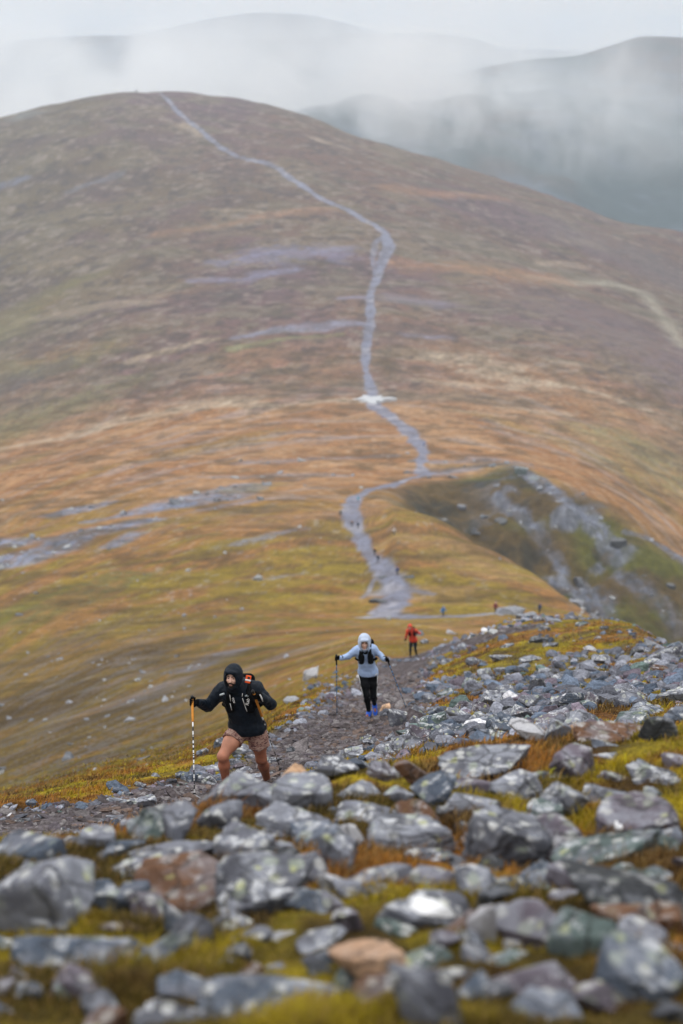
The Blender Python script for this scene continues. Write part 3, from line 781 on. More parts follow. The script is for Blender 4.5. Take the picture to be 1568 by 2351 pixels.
def rock_material():
    m, nt, b = new_mat('lichened_rock')
    N = nt.nodes; L = nt.links
    geo = N.new('ShaderNodeNewGeometry'); oi = N.new('ShaderNodeObjectInfo')
    sep = N.new('ShaderNodeSeparateColor'); L.new(oi.outputs['Color'], sep.inputs['Color'])
    off = N.new('ShaderNodeVectorMath'); off.operation = 'SCALE'; off.inputs[0].default_value = (37, 19, 53)
    L.new(oi.outputs['Random'], off.inputs['Scale'])
    pos = N.new('ShaderNodeVectorMath'); pos.operation = 'ADD'
    L.new(geo.outputs['Position'], pos.inputs[0]); L.new(off.outputs['Vector'], pos.inputs[1])
    P = pos.outputs['Vector']
    def noise(scale, detail=5, rough=0.6, dist=0.0):
        n = N.new('ShaderNodeTexNoise'); n.inputs['Scale'].default_value = scale; n.inputs['Detail'].default_value = detail
        n.inputs['Roughness'].default_value = rough; n.inputs['Distortion'].default_value = dist
        L.new(P, n.inputs['Vector']); return n.outputs['Fac']
    def ramp(x, a, b_, lo=0.0, hi=1.0):
        r = N.new('ShaderNodeMapRange'); r.interpolation_type = 'SMOOTHSTEP'
        r.inputs['From Min'].default_value = a; r.inputs['From Max'].default_value = b_
        r.inputs['To Min'].default_value = lo; r.inputs['To Max'].default_value = hi
        L.new(x, r.inputs['Value']); return r.outputs['Result']
    def mix(a, c, f, mode='MIX'):
        x = N.new('ShaderNodeMix'); x.data_type = 'RGBA'; x.blend_type = mode
        if isinstance(a, tuple): x.inputs['A'].default_value = (*a, 1)
        else: L.new(a, x.inputs['A'])
        if isinstance(c, tuple): x.inputs['B'].default_value = (*c, 1)
        else: L.new(c, x.inputs['B'])
        if isinstance(f, float): x.inputs['Factor'].default_value = f
        else: L.new(f, x.inputs['Factor'])
        return x.outputs['Result']
    def math_(op, a, c):
        x = N.new('ShaderNodeMath'); x.operation = op
        for i, q_ in enumerate((a, c)):
            if isinstance(q_, float): x.inputs[i].default_value = q_
            else: L.new(q_, x.inputs[i])
        return x.outputs[0]
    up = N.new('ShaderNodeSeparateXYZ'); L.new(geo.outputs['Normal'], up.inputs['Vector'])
    upf = math_('MULTIPLY', oi.outputs['Alpha'], ramp(up.outputs['Z'], 0.0, 0.75, 0.08, 1.0))  # paints upward faces paler, as light from above would
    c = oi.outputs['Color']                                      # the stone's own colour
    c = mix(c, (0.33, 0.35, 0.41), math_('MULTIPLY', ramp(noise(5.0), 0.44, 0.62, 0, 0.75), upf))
    c = mix(c, (0.66, 0.65, 0.67), ramp(noise(2.6), 0.5, 0.60), 'MULTIPLY')
    # grey-white and green lichen crusts, mostly on upper faces to paint tops lit, sides shaded
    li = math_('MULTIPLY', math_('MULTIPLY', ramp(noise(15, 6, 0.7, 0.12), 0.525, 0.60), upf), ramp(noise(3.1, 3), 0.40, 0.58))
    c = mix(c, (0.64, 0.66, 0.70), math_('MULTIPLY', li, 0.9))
    def rosettes(scale, pick, r0, r1, seedv):
        q_ = N.new('ShaderNodeVectorMath'); q_.operation = 'ADD'; q_.inputs[1].default_value = (seedv, seedv * 2, seedv * 3); L.new(P, q_.inputs[0])
        nz_ = N.new('ShaderNodeTexNoise'); nz_.inputs['Scale'].default_value = scale * 3; nz_.inputs['Detail'].default_value = 4; L.new(q_.outputs['Vector'], nz_.inputs['Vector'])
        wv_ = N.new('ShaderNodeVectorMath'); wv_.operation = 'MULTIPLY_ADD'; wv_.inputs[1].default_value = (0.55 / scale,) * 3
        L.new(nz_.outputs['Color'], wv_.inputs[0]); L.new(q_.outputs['Vector'], wv_.inputs[2])
        v_ = N.new('ShaderNodeTexVoronoi'); v_.inputs['Scale'].default_value = scale; L.new(wv_.outputs['Vector'], v_.inputs['Vector'])
        sc_ = N.new('ShaderNodeSeparateColor'); L.new(v_.outputs['Color'], sc_.inputs['Color'])
        return math_('MULTIPLY', math_('MULTIPLY', ramp(v_.outputs['Distance'], r0, r1, 1.0, 0.0), ramp(sc_.outputs['Red'], pick, pick + 0.02)), upf)
    c = mix(c, (0.42, 0.48, 0.36), math_('MULTIPLY', rosettes(9.0, 0.62, 0.22, 0.42, 3.3), 0.45))
    c = mix(c, (0.60, 0.61, 0.60), math_('MULTIPLY', rosettes(12.0, 0.50, 0.24, 0.42, 7.7), 0.75))
    c = mix(c, (0.50, 0.53, 0.22), math_('MULTIPLY', rosettes(13.0, 0.90, 0.20, 0.42, 13.1), 0.6))
    # joints and cracks
    vc = N.new('ShaderNodeTexVoronoi'); vc.feature = 'DISTANCE_TO_EDGE'; vc.inputs['Scale'].default_value = 3.2
    cw = N.new('ShaderNodeVectorMath'); cw.operation = 'MULTIPLY_ADD'; cw.inputs[1].default_value = (0.22,) * 3
    cn = N.new('ShaderNodeTexNoise'); cn.inputs['Scale'].default_value = 5; cn.inputs['Detail'].default_value = 5; L.new(P, cn.inputs['Vector'])
    L.new(cn.outputs['Color'], cw.inputs[0]); L.new(P, cw.inputs[2]); L.new(cw.outputs['Vector'], vc.inputs['Vector'])
    crack = ramp(vc.outputs['Distance'], 0.008, 0.035, 1.0, 0.0)
    c = mix(c, (0.03, 0.03, 0.032), math_('MULTIPLY', crack, 0.5))
    ru = ramp(noise(3.6, 6, 0.7, 0.5), 0.655, 0.72, 0, 0.5)
    c = mix(c, (0.34, 0.17, 0.09), ru)
    dk = ramp(noise(19, 6, 0.75, 0.2), 0.58, 0.70, 0, 0.7)
    c = mix(c, (0.06, 0.062, 0.065), dk)
    L.new(c, b.inputs['Base Color'])
    b.inputs['Roughness'].default_value = 0.78
    b.inputs['Specular IOR Level'].default_value = 0.28
    n1 = noise(28, 8, 0.72); n2 = noise(6, 4, 0.6)
    hh = math_('SUBTRACT', math_('ADD', n1, math_('MULTIPLY', n2, 1.4)), math_('MULTIPLY', crack, 0.8))
    bp = N.new('ShaderNodeBump'); bp.inputs['Strength'].default_value = 0.75; bp.inputs['Distance'].default_value = 0.03
    L.new(hh, bp.inputs['Height']); L.new(bp.outputs['Normal'], b.inputs['Normal'])
    return m
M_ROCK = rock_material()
r_ = np.random.default_rng(5)
PROTO = {'block': [], 'slab': [], 'small': []}
for i in range(16): PROTO['block'].append(rock_shape(r_, 5, r_.integers(5, 9), i % 2 == 0, 110, 0.07, 0.026))
for i in range(16): PROTO['slab'].append(rock_shape(r_, 5, r_.integers(5, 8), True, 110, 0.12, 0.026))
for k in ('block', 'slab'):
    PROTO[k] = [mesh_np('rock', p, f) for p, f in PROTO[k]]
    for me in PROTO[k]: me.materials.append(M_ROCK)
SMALL = [rock_shape(r_, 2, 8, i % 3 == 0, 60, 0, 0.03) for i in range(12)]
TINY = [rock_shape(r_, 1, 8, i % 2 == 0, 30, 0, 0.02) for i in range(10)]

TINT = {'g': (0.105, 0.11, 0.135), 'b': (0.085, 0.108, 0.15), 'o': (0.66, 0.42, 0.26), 'r': (0.14, 0.07, 0.038), 'w': (0.46, 0.46, 0.49),
        'e': (0.105, 0.145, 0.14), 'p': (0.135, 0.115, 0.145), 'd': (0.042, 0.046, 0.053), 'l': (0.19, 0.20, 0.24)}
TINTW = {'g': 'grey', 'b': 'blue-grey', 'o': 'orange-tan', 'r': 'rust-brown', 'w': 'whitish', 'e': 'greenish grey', 'p': 'purple-grey', 'd': 'dark', 'l': 'pale grey'}

def place_px(cx, cy, w, h, lift=0.30):
    """centre and size (metres) of a rock whose outline is centred on a pixel and w x h across"""
    u, e = ray(cx, cy)
    g = at(cx, min(cy + 0.25 * h, 2600))
    dep = g.y * CP - g.z * SP
    s = dep / FP
    W, H = w * s, h * s
    dp = min(0.85 * W, 1.5 * H)
    el = math.atan(-e)
    ht = math.sqrt(max(H * H - (dp * math.sin(el)) ** 2, (0.45 * H) ** 2)) / math.cos(el)
    lo, hi = 0.3 * g.y, g.y * 1.3
    fz = lambda y: e * y - float(Z(u * y, y)) - lift * ht
    y = None
    ys = np.linspace(0.55 * g.y, 1.35 * g.y, 60)
    val = e * ys - Z(u * ys, ys) - lift * ht
    neg = np.nonzero(val <= 0)[0]
    y = ys[neg[0]] if len(neg) else g.y
    kk_ = 1.30 if cy > 1850 else 1.12
    k_ = (y * (CP - e * SP)) / dep
    W *= k_; dp *= k_; ht *= k_; s *= k_
    return Vector((u * y, y, e * y)), (W * kk_ / 2, dp * kk_ / 2, ht * (kk_ + 0.1) / 2), s

ROCKS = []     # (object, px, py, w, h, tint, kind, label or None)
def add_rock(cx, cy, w, h, tint='g', kind='block', tilt=0.0, proto=None, label=None, lift=0.30, depth=None, rz=None):
    c, sc, s = place_px(cx, cy, w, h, lift)
    me = PROTO[kind][(proto if proto is not None else random.randrange(16)) % 16]
    o = bpy.data.objects.new('rock', me)
    if depth: sc = (sc[0], sc[1] * depth, sc[2])
    o.location = c; o.scale = sc
    o.rotation_euler = (random.uniform(-0.15, 0.15), math.radians(tilt), rz if rz is not None else random.choice([0, math.pi]) + random.uniform(-0.25, 0.25))
    t = TINT[tint]; k = random.uniform(0.88, 1.12)
    o.color = (t[0] * k, t[1] * k, t[2] * k, {'o': 0.15, 'w': 0.4, 'd': 0.5, 'r': 0.5, 'b': 0.8, 'p': 0.75}.get(tint, 1.0))
    C.objects.link(o)
    ROCKS.append([o, cx, cy, w, h, tint, kind, label])
    return o

# left half of the foreground: zoomed pixel tile -> frame (x/2, 1664.5 + y/2)
LT = [
 (130,610,300,190,'b','block',4,'weathered grey boulder cut by the frame edge under the gravel path'),
 (170,840,430,350,'l','block',-6,'large pale boulder splashed with yellow-green lichen, left of the mossy hollow'),
 (450,535,140,100,'l','block',0,None),(550,575,190,95,'b','slab',8,None),
 (675,468,175,170,'e','block',0,'angular boulder with a dark moss patch at the lower edge of the gravel path'),
 (822,465,130,140,'l','block',0,'rounded whitish rock right beside the dark-mossed angular boulder'),
 (1120,345,400,200,'l','block',2,'broad lichen-blotched boulder hiding the feet of the walker in black'),
 (1385,335,260,180,'l','block',0,None),(1355,250,160,100,'o','slab',-12,'orange-brown slab tilted in the grass right of the black-clad walker'),
 (1370,455,310,130,'l','slab',3,None),(1500,545,290,140,'b','block',0,None),(800,590,340,105,'l','slab',4,'long pale slab lying in the grass below the dark-mossed boulder'),
 (705,668,300,120,'g','slab',-6,None),(1125,570,230,165,'l','block',0,None),(1285,590,150,110,'g','block',0,None),
 (860,790,370,215,'r','block',10,'brown-grey humped boulder left of the smooth grey slab'),
 (1215,765,350,240,'g','slab',-10,'big smooth grey slab with one dark pit near its centre'),
 (1040,672,125,66,'w','slab',-18,'small white stone wedged above the smooth pitted slab'),
 (480,790,170,120,'b','block',0,None),(700,865,190,120,'p','block',0,None),(800,930,150,150,'b','block',-30,None),(1055,918,190,95,'g','slab',-10,None),
 (690,1075,330,120,'b','slab',-42,'long blade-like slab tilted steeply up to the right in the foreground'),
 (880,985,180,160,'g','block',30,None),(385,1075,520,190,'b','slab',-14,'long flat grey slab sloping down to the left, near the bottom corner'),
 (365,1200,260,170,'p','block',0,'purple-grey rock with green lichen under the long flat sloping slab'),
 (1290,990,115,54,'w','slab',8,None),(1160,970,150,55,'l','slab',8,None),(1480,1000,190,80,'g','slab',-14,None),
 (850,1215,200,120,'b','block',0,None),(1230,1290,530,190,'b','slab',4,'long low slab with an orange end at the bottom edge of the photo'),(790,1345,280,130,'g','block',0,None),
 (1255,640,180,90,'d','slab',0,None),(1415,670,170,150,'g','block',10,None),(1545,610,130,150,'l','block',0,None),(1545,745,130,90,'w','block',0,None),(1500,835,130,90,'p','block',0,None),
 (330,1235,120,90,'e','block',0,None),(1560,880,60,60,'w','block',0,None),(1440,1100,90,60,'g','block',0,None),(250,900,60,60,'d','block',0,None),
 (330,545,120,60,'g','slab',4,None),(130,680,60,90,'l','block',0,None),(575,930,200,45,'r','slab',12,None),(1000,860,120,60,'d','slab',10,None),(970,1260,80,60,'r','block',0,None),
 # by the path
 (652,362,125,75,'l','slab',3,'flat pale stone with a broken end lying on the gravel path'),(525,352,150,34,'l','slab',3,None),(380,380,40,26,'d','block',0,None),(440,365,50,34,'g','slab',-30,None),
 (490,442,60,22,'g','slab',0,None),(310,438,42,18,'r','slab',0,None),(270,485,50,22,'b','slab',0,None),(560,432,120,26,'l','slab',-8,None),(180,430,40,26,'b','slab',0,None),(590,465,60,40,'l','block',0,None),
 (150,358,60,36,'b','slab',0,None),(105,445,60,22,'d','slab',0,None),(890,338,58,26,'w','slab',0,'small whitish stone under the tip of the orange-gripped walking pole'),
 (950,262,120,60,'g','slab',6,None),(870,250,80,50,'b','slab',0,None),(985,205,90,40,'l','slab',0,None),(1120,120,110,50,'l','slab',8,None),(1090,190,60,50,'g','block',0,None),(1130,215,60,40,'l','block',0,None),
 (1225,115,90,60,'l','slab',0,None),(1340,125,54,44,'d','block',0,'dark angular stone lying alone on the gravel path'),(1250,170,100,40,'g','slab',-10,None),(1180,245,180,50,'l','slab',-6,None),
 (830,235,50,40,'b','block',0,None),(780,265,60,40,'g','slab',0,None),(640,285,50,30,'g','slab',-15,None),(540,300,46,26,'b','slab',0,None),(720,235,50,30,'l','slab',-10,None),(580,320,60,26,'g','slab',0,None),
 (905,400,90,40,'b','slab',0,None),(930,130,60,40,'b','slab',-20,None),(1010,85,60,50,'b','block',0,None),
]
for zx, zy, w, h, t, k, ti, lab in LT:
    add_rock(zx / 2, 1664.5 + zy / 2, w / 2, h / 2, t, k, ti, label=lab)
RT = [
 (665,195,390,150,'g','slab',4,'broad flat-topped boulder in the orange grass right of the brown leaning slab'),(1070,200,215,165,'p','block',0,None),(1215,155,150,60,'l','slab',0,None),(1405,195,95,80,'b','block',0,None),(1520,175,100,70,'p','block',0,None),
 (1440,245,250,95,'l','slab',-4,None),(330,225,90,150,'r','slab',52,'dark brown slab leaning in the grass, tip pointing up left'),(255,225,70,60,'w','block',0,None),
 (100,322,215,90,'l','slab',-14,'pale slab with an orange tip, left of the foreground rubble'),(265,325,135,90,'g','block',0,None),(435,312,210,130,'b','block',-20,None),(600,285,210,105,'p','block',0,None),
 (800,305,230,140,'l','block',10,'rock with a yellow lichen stain beside a mossy hollow'),(865,262,340,56,'d','slab',3,None),(1015,365,200,180,'l','slab',38,'large pale slab tipped up on edge, sloping down to the right'),
 (1225,335,240,90,'g','slab',0,None),(1435,335,120,76,'e','slab',-22,None),(590,395,265,125,'l','slab',2,'flat-topped pale block with a dark undercut face'),(925,412,130,100,'e','block',0,None),
 (1338,442,290,160,'p','block',-6,'rounded lichen-mottled rock bearing one round white spot'),(120,425,230,90,'g','slab',-6,None),(350,415,180,105,'r','block',0,None),
 (285,530,390,175,'l','slab',8,'big mottled lichen boulder with an orange patch at its end'),(50,525,110,90,'w','block',0,None),(745,570,290,240,'g','block',-10,'tall blocky boulder with pale top in the middle of the rubble'),
 (580,535,140,80,'g','block',0,None),(1015,560,270,220,'p','block',0,'humped purple-grey boulder right of the tall blocky one'),(1220,610,410,170,'e','slab',14,'greenish slab sloping down right behind the dark green boulder'),
 (400,622,180,76,'g','slab',0,None),(190,702,240,76,'l','slab',6,None),(430,712,240,115,'p','slab',0,None),(640,745,200,130,'g','block',0,None),(885,722,230,115,'b','slab',0,None),(1100,722,240,135,'p','block',0,None),
 (1350,790,520,210,'d','block',-4,'very large dark green boulder cut by the right frame edge'),
 (372,855,360,150,'g','block',6,'grey rock with a big bright white patch on top'),
 (655,940,110,160,'w','block',10,None),(880,955,330,225,'p','block',0,'squarish purple-grey boulder with a shadowed face right of the grassy gap'),(1100,1000,240,215,'e','block',0,'rounded smooth greenish boulder beside the squarish purple-grey one'),
 (1330,915,240,170,'r','block',0,None),(1340,1040,270,165,'l','block',-12,None),(130,1098,275,195,'o','block',12,'orange-tan smooth stone alone in the mossy foreground grass'),
 (380,1088,215,96,'e','slab',0,None),(550,1150,150,66,'g','slab',0,None),(805,1025,130,90,'w','block',0,None),(780,1092,200,74,'e','slab',0,None),
 (930,1195,520,215,'p','block',4,'very wide rough boulder at the lower edge of the rubble'),(1370,1200,310,240,'b','block',-10,'big blue-grey speckled boulder in the bottom right rubble'),
 (392,1262,285,260,'g','block',0,'tall rock with a yellow lichen spot at the bottom edge'),(930,1330,260,150,'b','block',-6,'pale blue-grey block rising from the bottom edge'),(1200,1275,210,140,'p','block',0,None),
 (20,610,100,120,'b','block',0,None),(45,765,130,90,'l','block',0,None),(170,775,120,60,'g','slab',0,None),(30,905,120,130,'p','block',0,None),(690,655,90,60,'d','block',0,None),(520,640,120,60,'d','slab',0,None),
 (1490,520,110,80,'b','block',0,None),(1310,690,140,80,'e','block',0,None),(1430,720,160,80,'e','block',0,None),(600,890,60,70,'d','block',0,None),(1510,1330,150,120,'d','block',0,None),(720,1230,110,80,'d','block',0,None),
 (1240,250,130,80,'p','block',0,None),(1150,300,100,60,'l','slab',0,None),(905,225,70,40,'g','block',0,None),(470,420,60,60,'d','block',0,None),(560,470,90,50,'d','slab',0,None),(860,470,80,60,'e','block',0,None),
 (200,560,80,60,'p','block',0,None),(980,480,60,60,'d','block',0,None),
]
for zx, zy, w, h, t, k, ti, lab in RT:
    mark = lab and ('white patch' in lab or 'orange-tan smooth' in lab)
    o = add_rock(784 + zx / 2, 1664.5 + zy / 2, w / 2, h / 2, t, k, ti, label=lab, lift=0.5 if mark else 0.30)
    if lab and 'bright white patch' in lab: WHITE_ROCK = o
    if lab and 'round white spot' in lab: SPOT_ROCK = o
# middle band behind the foreground crest: zoomed tile -> (784 + x/2, 1320 + y/2)
MT = [
 (875,735,180,110,'w','block',0,'white-faced jagged rock at the top of the foreground crest'),(992,735,125,115,'l','block',0,None),(1245,745,330,105,'r','slab',-8,'wide slab with rusty-orange face under a pale top edge'),
 (1465,715,180,140,'d','block',0,'black-shadowed hollow rock at the right end of the crest'),(1398,632,150,85,'b','block',-6,None),(1535,660,110,70,'b','slab',8,None),(1210,775,110,50,'b','block',0,None),(1100,720,90,60,'o','slab',0,None),
 (1480,375,190,80,'g','slab',-28,'long lichened slab rising to the right on the skyline ridge'),(1350,360,80,40,'d','slab',0,None),(1530,340,110,50,'b','slab',-24,None),(1430,420,80,70,'g','block',0,None),(1490,445,130,50,'r','slab',8,'dark rust-brown rock under the skyline slabs'),
 (755,552,115,66,'g','block',8,None),(690,590,110,90,'g','slab',-24,None),(880,585,110,80,'l','slab',-18,None),(540,645,44,110,'l','slab',-66,'pale upright splinter of slate leaning right in the moss'),
 (820,652,120,84,'g','block',0,None),(690,697,110,56,'p','block',0,None),(638,687,56,60,'l','block',0,None),(900,515,86,84,'g','block',0,None),(905,300,90,44,'d','block',0,None),(1000,592,120,60,'g','slab',20,None),
 (1130,602,110,66,'e','block',0,None),(1290,545,90,66,'g','block',20,None),(1360,512,80,60,'b','block',0,None),(1500,492,120,60,'g','slab',-8,None),(1392,552,64,40,'w','block',0,None),(1085,512,110,60,'b','slab',-20,None),
 (1000,482,100,50,'g','slab',0,None),(1190,392,80,50,'l','block',0,None),(258,668,95,85,'g','block',4,'grey boulder standing at the path edge right of the pale-blue walker'),(570,612,150,60,'p','slab',0,None),(540,722,80,60,'w','block',0,None),
 (432,690,60,50,'g','block',0,None),(350,690,70,60,'l','slab',-14,None),(205,650,60,60,'g','block',0,None),(140,770,80,50,'g','block',0,None),(105,765,70,50,'g','block',20,None),(40,820,110,60,'l','block',0,None),(240,815,170,80,'l','slab',-4,'long flat pale rock with rusty stains at the edge of the path'),
 (200,615,44,40,'o','block',0,'small orange-tan stone on the path behind the pale-blue walker'),(410,580,60,50,'l','block',0,None),(480,550,100,40,'e','slab',0,None),(600,500,90,60,'e','block',0,None),(660,455,70,50,'l','slab',0,None),(740,440,90,40,'g','slab',0,None),
 (830,430,80,40,'b','block',0,None),(935,460,60,50,'l','block',0,None),(560,330,60,34,'l','block',0,None),(480,400,70,36,'g','block',0,None),(620,400,90,40,'g','block',0,None),(735,385,110,36,'l','slab',0,None),(870,395,110,36,'l','slab',0,None),
 (960,325,70,26,'g','slab',0,None),(1145,345,60,34,'w','block',0,None),(505,265,40,26,'w','block',0,None),(790,175,110,44,'l','slab',0,'flat pale outcrop on the crest in front of the dark-blue walker'),(850,190,90,34,'l','slab',0,None),
 (745,165,70,36,'l','block',0,None),(905,205,50,26,'g','block',0,None),(1205,250,40,30,'d','block',0,None),(1100,230,50,26,'e','block',0,None),(930,250,60,30,'g','slab',0,None),(985,215,60,24,'l','slab',0,None),(760,330,60,30,'g','slab',0,None),
 (1180,290,40,20,'w','block',0,None),(380,310,40,24,'g','block',0,None),(350,630,40,60,'l','slab',-60,None),(440,635,60,60,'b','slab',-60,None),(300,730,100,46,'e','slab',0,None),(390,755,80,46,'p','slab',0,None),(460,745,90,40,'l','slab',0,None),
 (250,745,70,50,'g','block',0,None),(1450,620,60,40,'w','block',0,None),(900,660,80,40,'b','slab',-24,None),(1100,660,60,44,'g','block',0,None),(1140,660,50,40,'l','block',0,None),(1560,610,70,40,'b','block',0,None),(760,640,50,70,'d','block',0,None),
]
for zx, zy, w, h, t, k, ti, lab in MT:
    add_rock(784 + zx / 2, 1320 + zy / 2, w / 2, h / 2, t, k, ti, label=lab)
add_rock(712, 1552, 40, 32, 'w', 'block', -8, label='lone white boulder in the green turf left of the path')
for cx, cy, w, h, t, lab in [(868,1381,40,14,'d','dark low rock beside the pale patch of path above the col walkers'),(936,1325,28,10,'d','dark flat rock right of the walker in dark blue on the far path'),(884,1326,26,9,'d',None),
                             (984,1097,14,5,'g',None),(936,1086,22,7,'d',None),(945,1060,18,6,'d',None),(1420,1250,34,22,'d','dark crag standing out on the gully wall'),(1195,1082,26,16,'e',None),(1228,1105,30,18,'e',None),(1330,1340,22,30,'g',None),
                             (1480,1330,20,18,'d',None),(1300,1320,14,12,'w','small white boulder on the scree of the gully'),(1110,1190,22,14,'b',None),(1150,1200,26,16,'d',None),(1060,1165,20,10,'g',None),(1540,1350,20,16,'d',None)]:
    add_rock(cx, cy, w, h, t, 'block', 0, label=lab)
N_HAND = len(ROCKS)

# loose rocks strewn over the stony band (counted ones: the largest stand as rocks of their own, the rest is one bed of stones)
cu = rng.uniform(-0.03, 0.33, 14000); cyy = np.exp(rng.uniform(math.log(12.5), math.log(66), 14000)) * DS; cx_ = cu * cyy
cdn = fbm(cx_ * 0.45, cyy * 0.35, 3, 301) + 0.25 + rng.uniform(-0.35, 0.25, 14000)
cband = np.where((cyy > 14) & (cyy < 36), 0.05, 0.34) + np.where(cu < 0.03, 0.15, 0)
cok = (cdn > cband) & (path_near(cx_, cyy) < 0.3)
cand = [(x, y, min(0.072 * math.exp(random.gauss(0, 0.5)), 0.20)) for x, y in zip(cx_[cok][:2700], cyy[cok][:2700])]
cand.sort(key=lambda c: -c[2] / c[1])
NBIG = 30
# rocks filling the gaps of the foreground
fu_ = rng.uniform(-0.30, 0.30, 400); fy_ = np.exp(rng.uniform(math.log(3.9), math.log(9.6), 400))
nf = 0
for u_, y_ in zip(fu_, fy_):
    x_ = u_ * y_; z_ = float(Z(x_, y_)); px_, py_, dep_ = project((x_, y_, z_))
    if not (-20 < px_ < 1590 and 1760 < py_ < 2380) or float(path_near(np.array([x_]), np.array([y_]))[0]) > 0.2: continue
    if min(math.hypot((px_ - r[1]) / max(0.62 * r[3], 30), (py_ - r[2]) / max(0.62 * r[4], 30)) for r in ROCKS) < 1.0: continue
    w_ = random.uniform(45, 95)
    add_rock(px_, py_ - 8, w_, w_ * random.uniform(0.45, 0.8), random.choice('gbdpgebr'), random.choice(['block', 'slab']), random.uniform(-20, 20))
    nf += 1
    if nf >= 50: break
print('fill', nf)
print('hand rocks', N_HAND, 'cand', len(cand))
for x, y, s in cand[:NBIG]:
    z = float(Z(x, y))
    k = random.choice(['block', 'block', 'slab'])
    o = bpy.data.objects.new('rock', PROTO[k][random.randrange(16)])
    sz = (s * random.uniform(0.9, 1.6), s * random.uniform(0.7, 1.2), s * random.uniform(0.5, 0.95))
    o.location = (x, y, z + sz[2] * 0.25); o.scale = sz
    o.rotation_euler = (random.uniform(-0.5, 0.5), random.uniform(-0.6, 0.6), random.uniform(0, 6.28))
    t = random.choice('ggllbbepp'); c = TINT[t]; kk = random.uniform(0.85, 1.15)
    o.color = (c[0] * kk, c[1] * kk, c[2] * kk, 1)
    C.objects.link(o)
    px, py, dep = project(o.location)
    ROCKS.append([o, px, py, 2 * sz[0] * FP / dep, 2 * sz[2] * FP / dep, t, k, None])

def bed(name, items, shapes, label, cat, mat=None):
    """many small stones joined into one bed: items (x,y,z,sx,sy,sz,rx,ry,rz,colour)"""
    V = []; F = []; CC = []; n = 0
    for (x, y, z, sx, sy, sz, rx, ry, rz, c) in items:
        p, f = shapes[random.randrange(len(shapes))]
        M = np.array(Euler((rx, ry, rz)).to_matrix())
        q_ = (p * np.array((sx, sy, sz))) @ M.T + np.array((x, y, z))
        V.append(q_); F.append(f + n); CC.append(np.tile(np.array(c), (len(p), 1))); n += len(p)
    me = mesh_np(name, np.vstack(V), np.vstack(F), smooth=False)
    set_col(me, 'albedo', np.vstack(CC))
    o = obj(name, me, mat or M_GROUND)
    tag(o, label, cat, kind='stuff')
    return o
def stone_col():
    t = TINT[random.choice('gglllbbepw' if random.random() < 0.2 else 'ggbbpl')]; k = random.uniform(0.8, 1.9)
    return (t[0] * k, t[1] * k, t[2] * k)
items = []
xs = np.array([c[0] for c in cand[NBIG:]]); ys = np.array([c[1] for c in cand[NBIG:]]); zs = Z(xs, ys)
for (x, y, s), z in zip(cand[NBIG:], zs):
    h = s * random.uniform(0.4, 0.9)
    items.append((x, y, z + 0.2 * h, s * random.uniform(0.8, 1.5), s, h, random.uniform(-.5, .5), random.uniform(-.5, .5), random.uniform(0, 6.28), stone_col()))
# the stony lip along the outer edge of the path, and rubble along its inner edge
lip = []
for k in range(1500):
    i = random.randrange(len(NEAR_PATH[0]) - 1); t = random.random()
    p = NEAR_PATH[0][i] * (1 - t) + NEAR_PATH[0][i + 1] * t; w = NEAR_PATH[1][i] * (1 - t) + NEAR_PATH[1][i + 1] * t
    d = NEAR_PATH[0][i + 1] - NEAR_PATH[0][i]; nrm = np.array((-d[1], d[0])) / (np.linalg.norm(d) + 1e-6)
    sgn = random.choice((-1, 1))
    off = sgn * w * (0.5 + random.gauss(0.03, 0.07))
    x, y = p + nrm * off
    s = 0.030 * math.exp(random.gauss(0, 0.55)) * (1.3 if y > 25 else (0.7 if y < 17 else 1.0))
    h = s * random.uniform(0.3, 0.7)
    lip.append((x, y, 0.3 * h, s * random.uniform(1, 1.9), s, h, random.uniform(-.4, .4), random.uniform(-.4, .4), random.uniform(0, 6.28), stone_col()))
lz = Z(np.array([q_[0] for q_ in lip]), np.array([q_[1] for q_ in lip]))
items += [(q_[0], q_[1], q_[2] + z_, *q_[3:]) for q_, z_ in zip(lip, lz)]
bed('loose_stones', items, SMALL, 'bed of small loose stones between the rocks and along the path edges', 'stones')

# slate chips on the trodden path
n = 9000
seg = np.random.default_rng(3)
items = []
ii = seg.integers(0, len(NEAR_PATH[0]) - 1, n * 2); tt = seg.random(n * 2)
pp = NEAR_PATH[0][ii] * (1 - tt)[:, None] + NEAR_PATH[0][ii + 1] * tt[:, None]
dd = NEAR_PATH[0][ii + 1] - NEAR_PATH[0][ii]; ln = np.linalg.norm(dd, axis=1)
ww = NEAR_PATH[1][ii] * (1 - tt) + NEAR_PATH[1][ii + 1] * tt
nr = np.stack([-dd[:, 1], dd[:, 0]], -1) / ln[:, None]
pp = pp + nr * (ww * seg.uniform(-0.55, 0.55, n * 2))[:, None]
keep = seg.random(n * 2) < np.clip(ln / 3.5, 0.1, 1)
keep &= (pp[:, 1] < 48)
pp = pp[keep][:n]
zz = Z(pp[:, 0], pp[:, 1])
for (x, y), z in zip(pp, zz):
    s = 0.014 * math.exp(random.gauss(0, 0.55)) * (1 + y / 40)
    t = random.choice([(0.10, 0.085, 0.09), (0.145, 0.13, 0.135), (0.07, 0.06, 0.063), (0.20, 0.185, 0.19), (0.15, 0.11, 0.095), (0.12, 0.105, 0.12)])
    items.append((x, y, z + 0.15 * s, s * random.uniform(1, 2), s, s * random.uniform(0.2, 0.5), random.uniform(-.35, .35), random.uniform(-.35, .35), random.uniform(0, 6.28), t))
bed('gravel', items, TINY, 'purple-grey slate gravel trodden into the near path', 'gravel')

# boulders and scree blocks scattered over the far slopes
items = []
n = 26000
uu = seg.uniform(-0.3, 0.3, n); yy = np.exp(seg.uniform(math.log(30), math.log(640), n)); xx = uu * yy
fu = np.interp(uu, U_G, np.arange(NC)); 
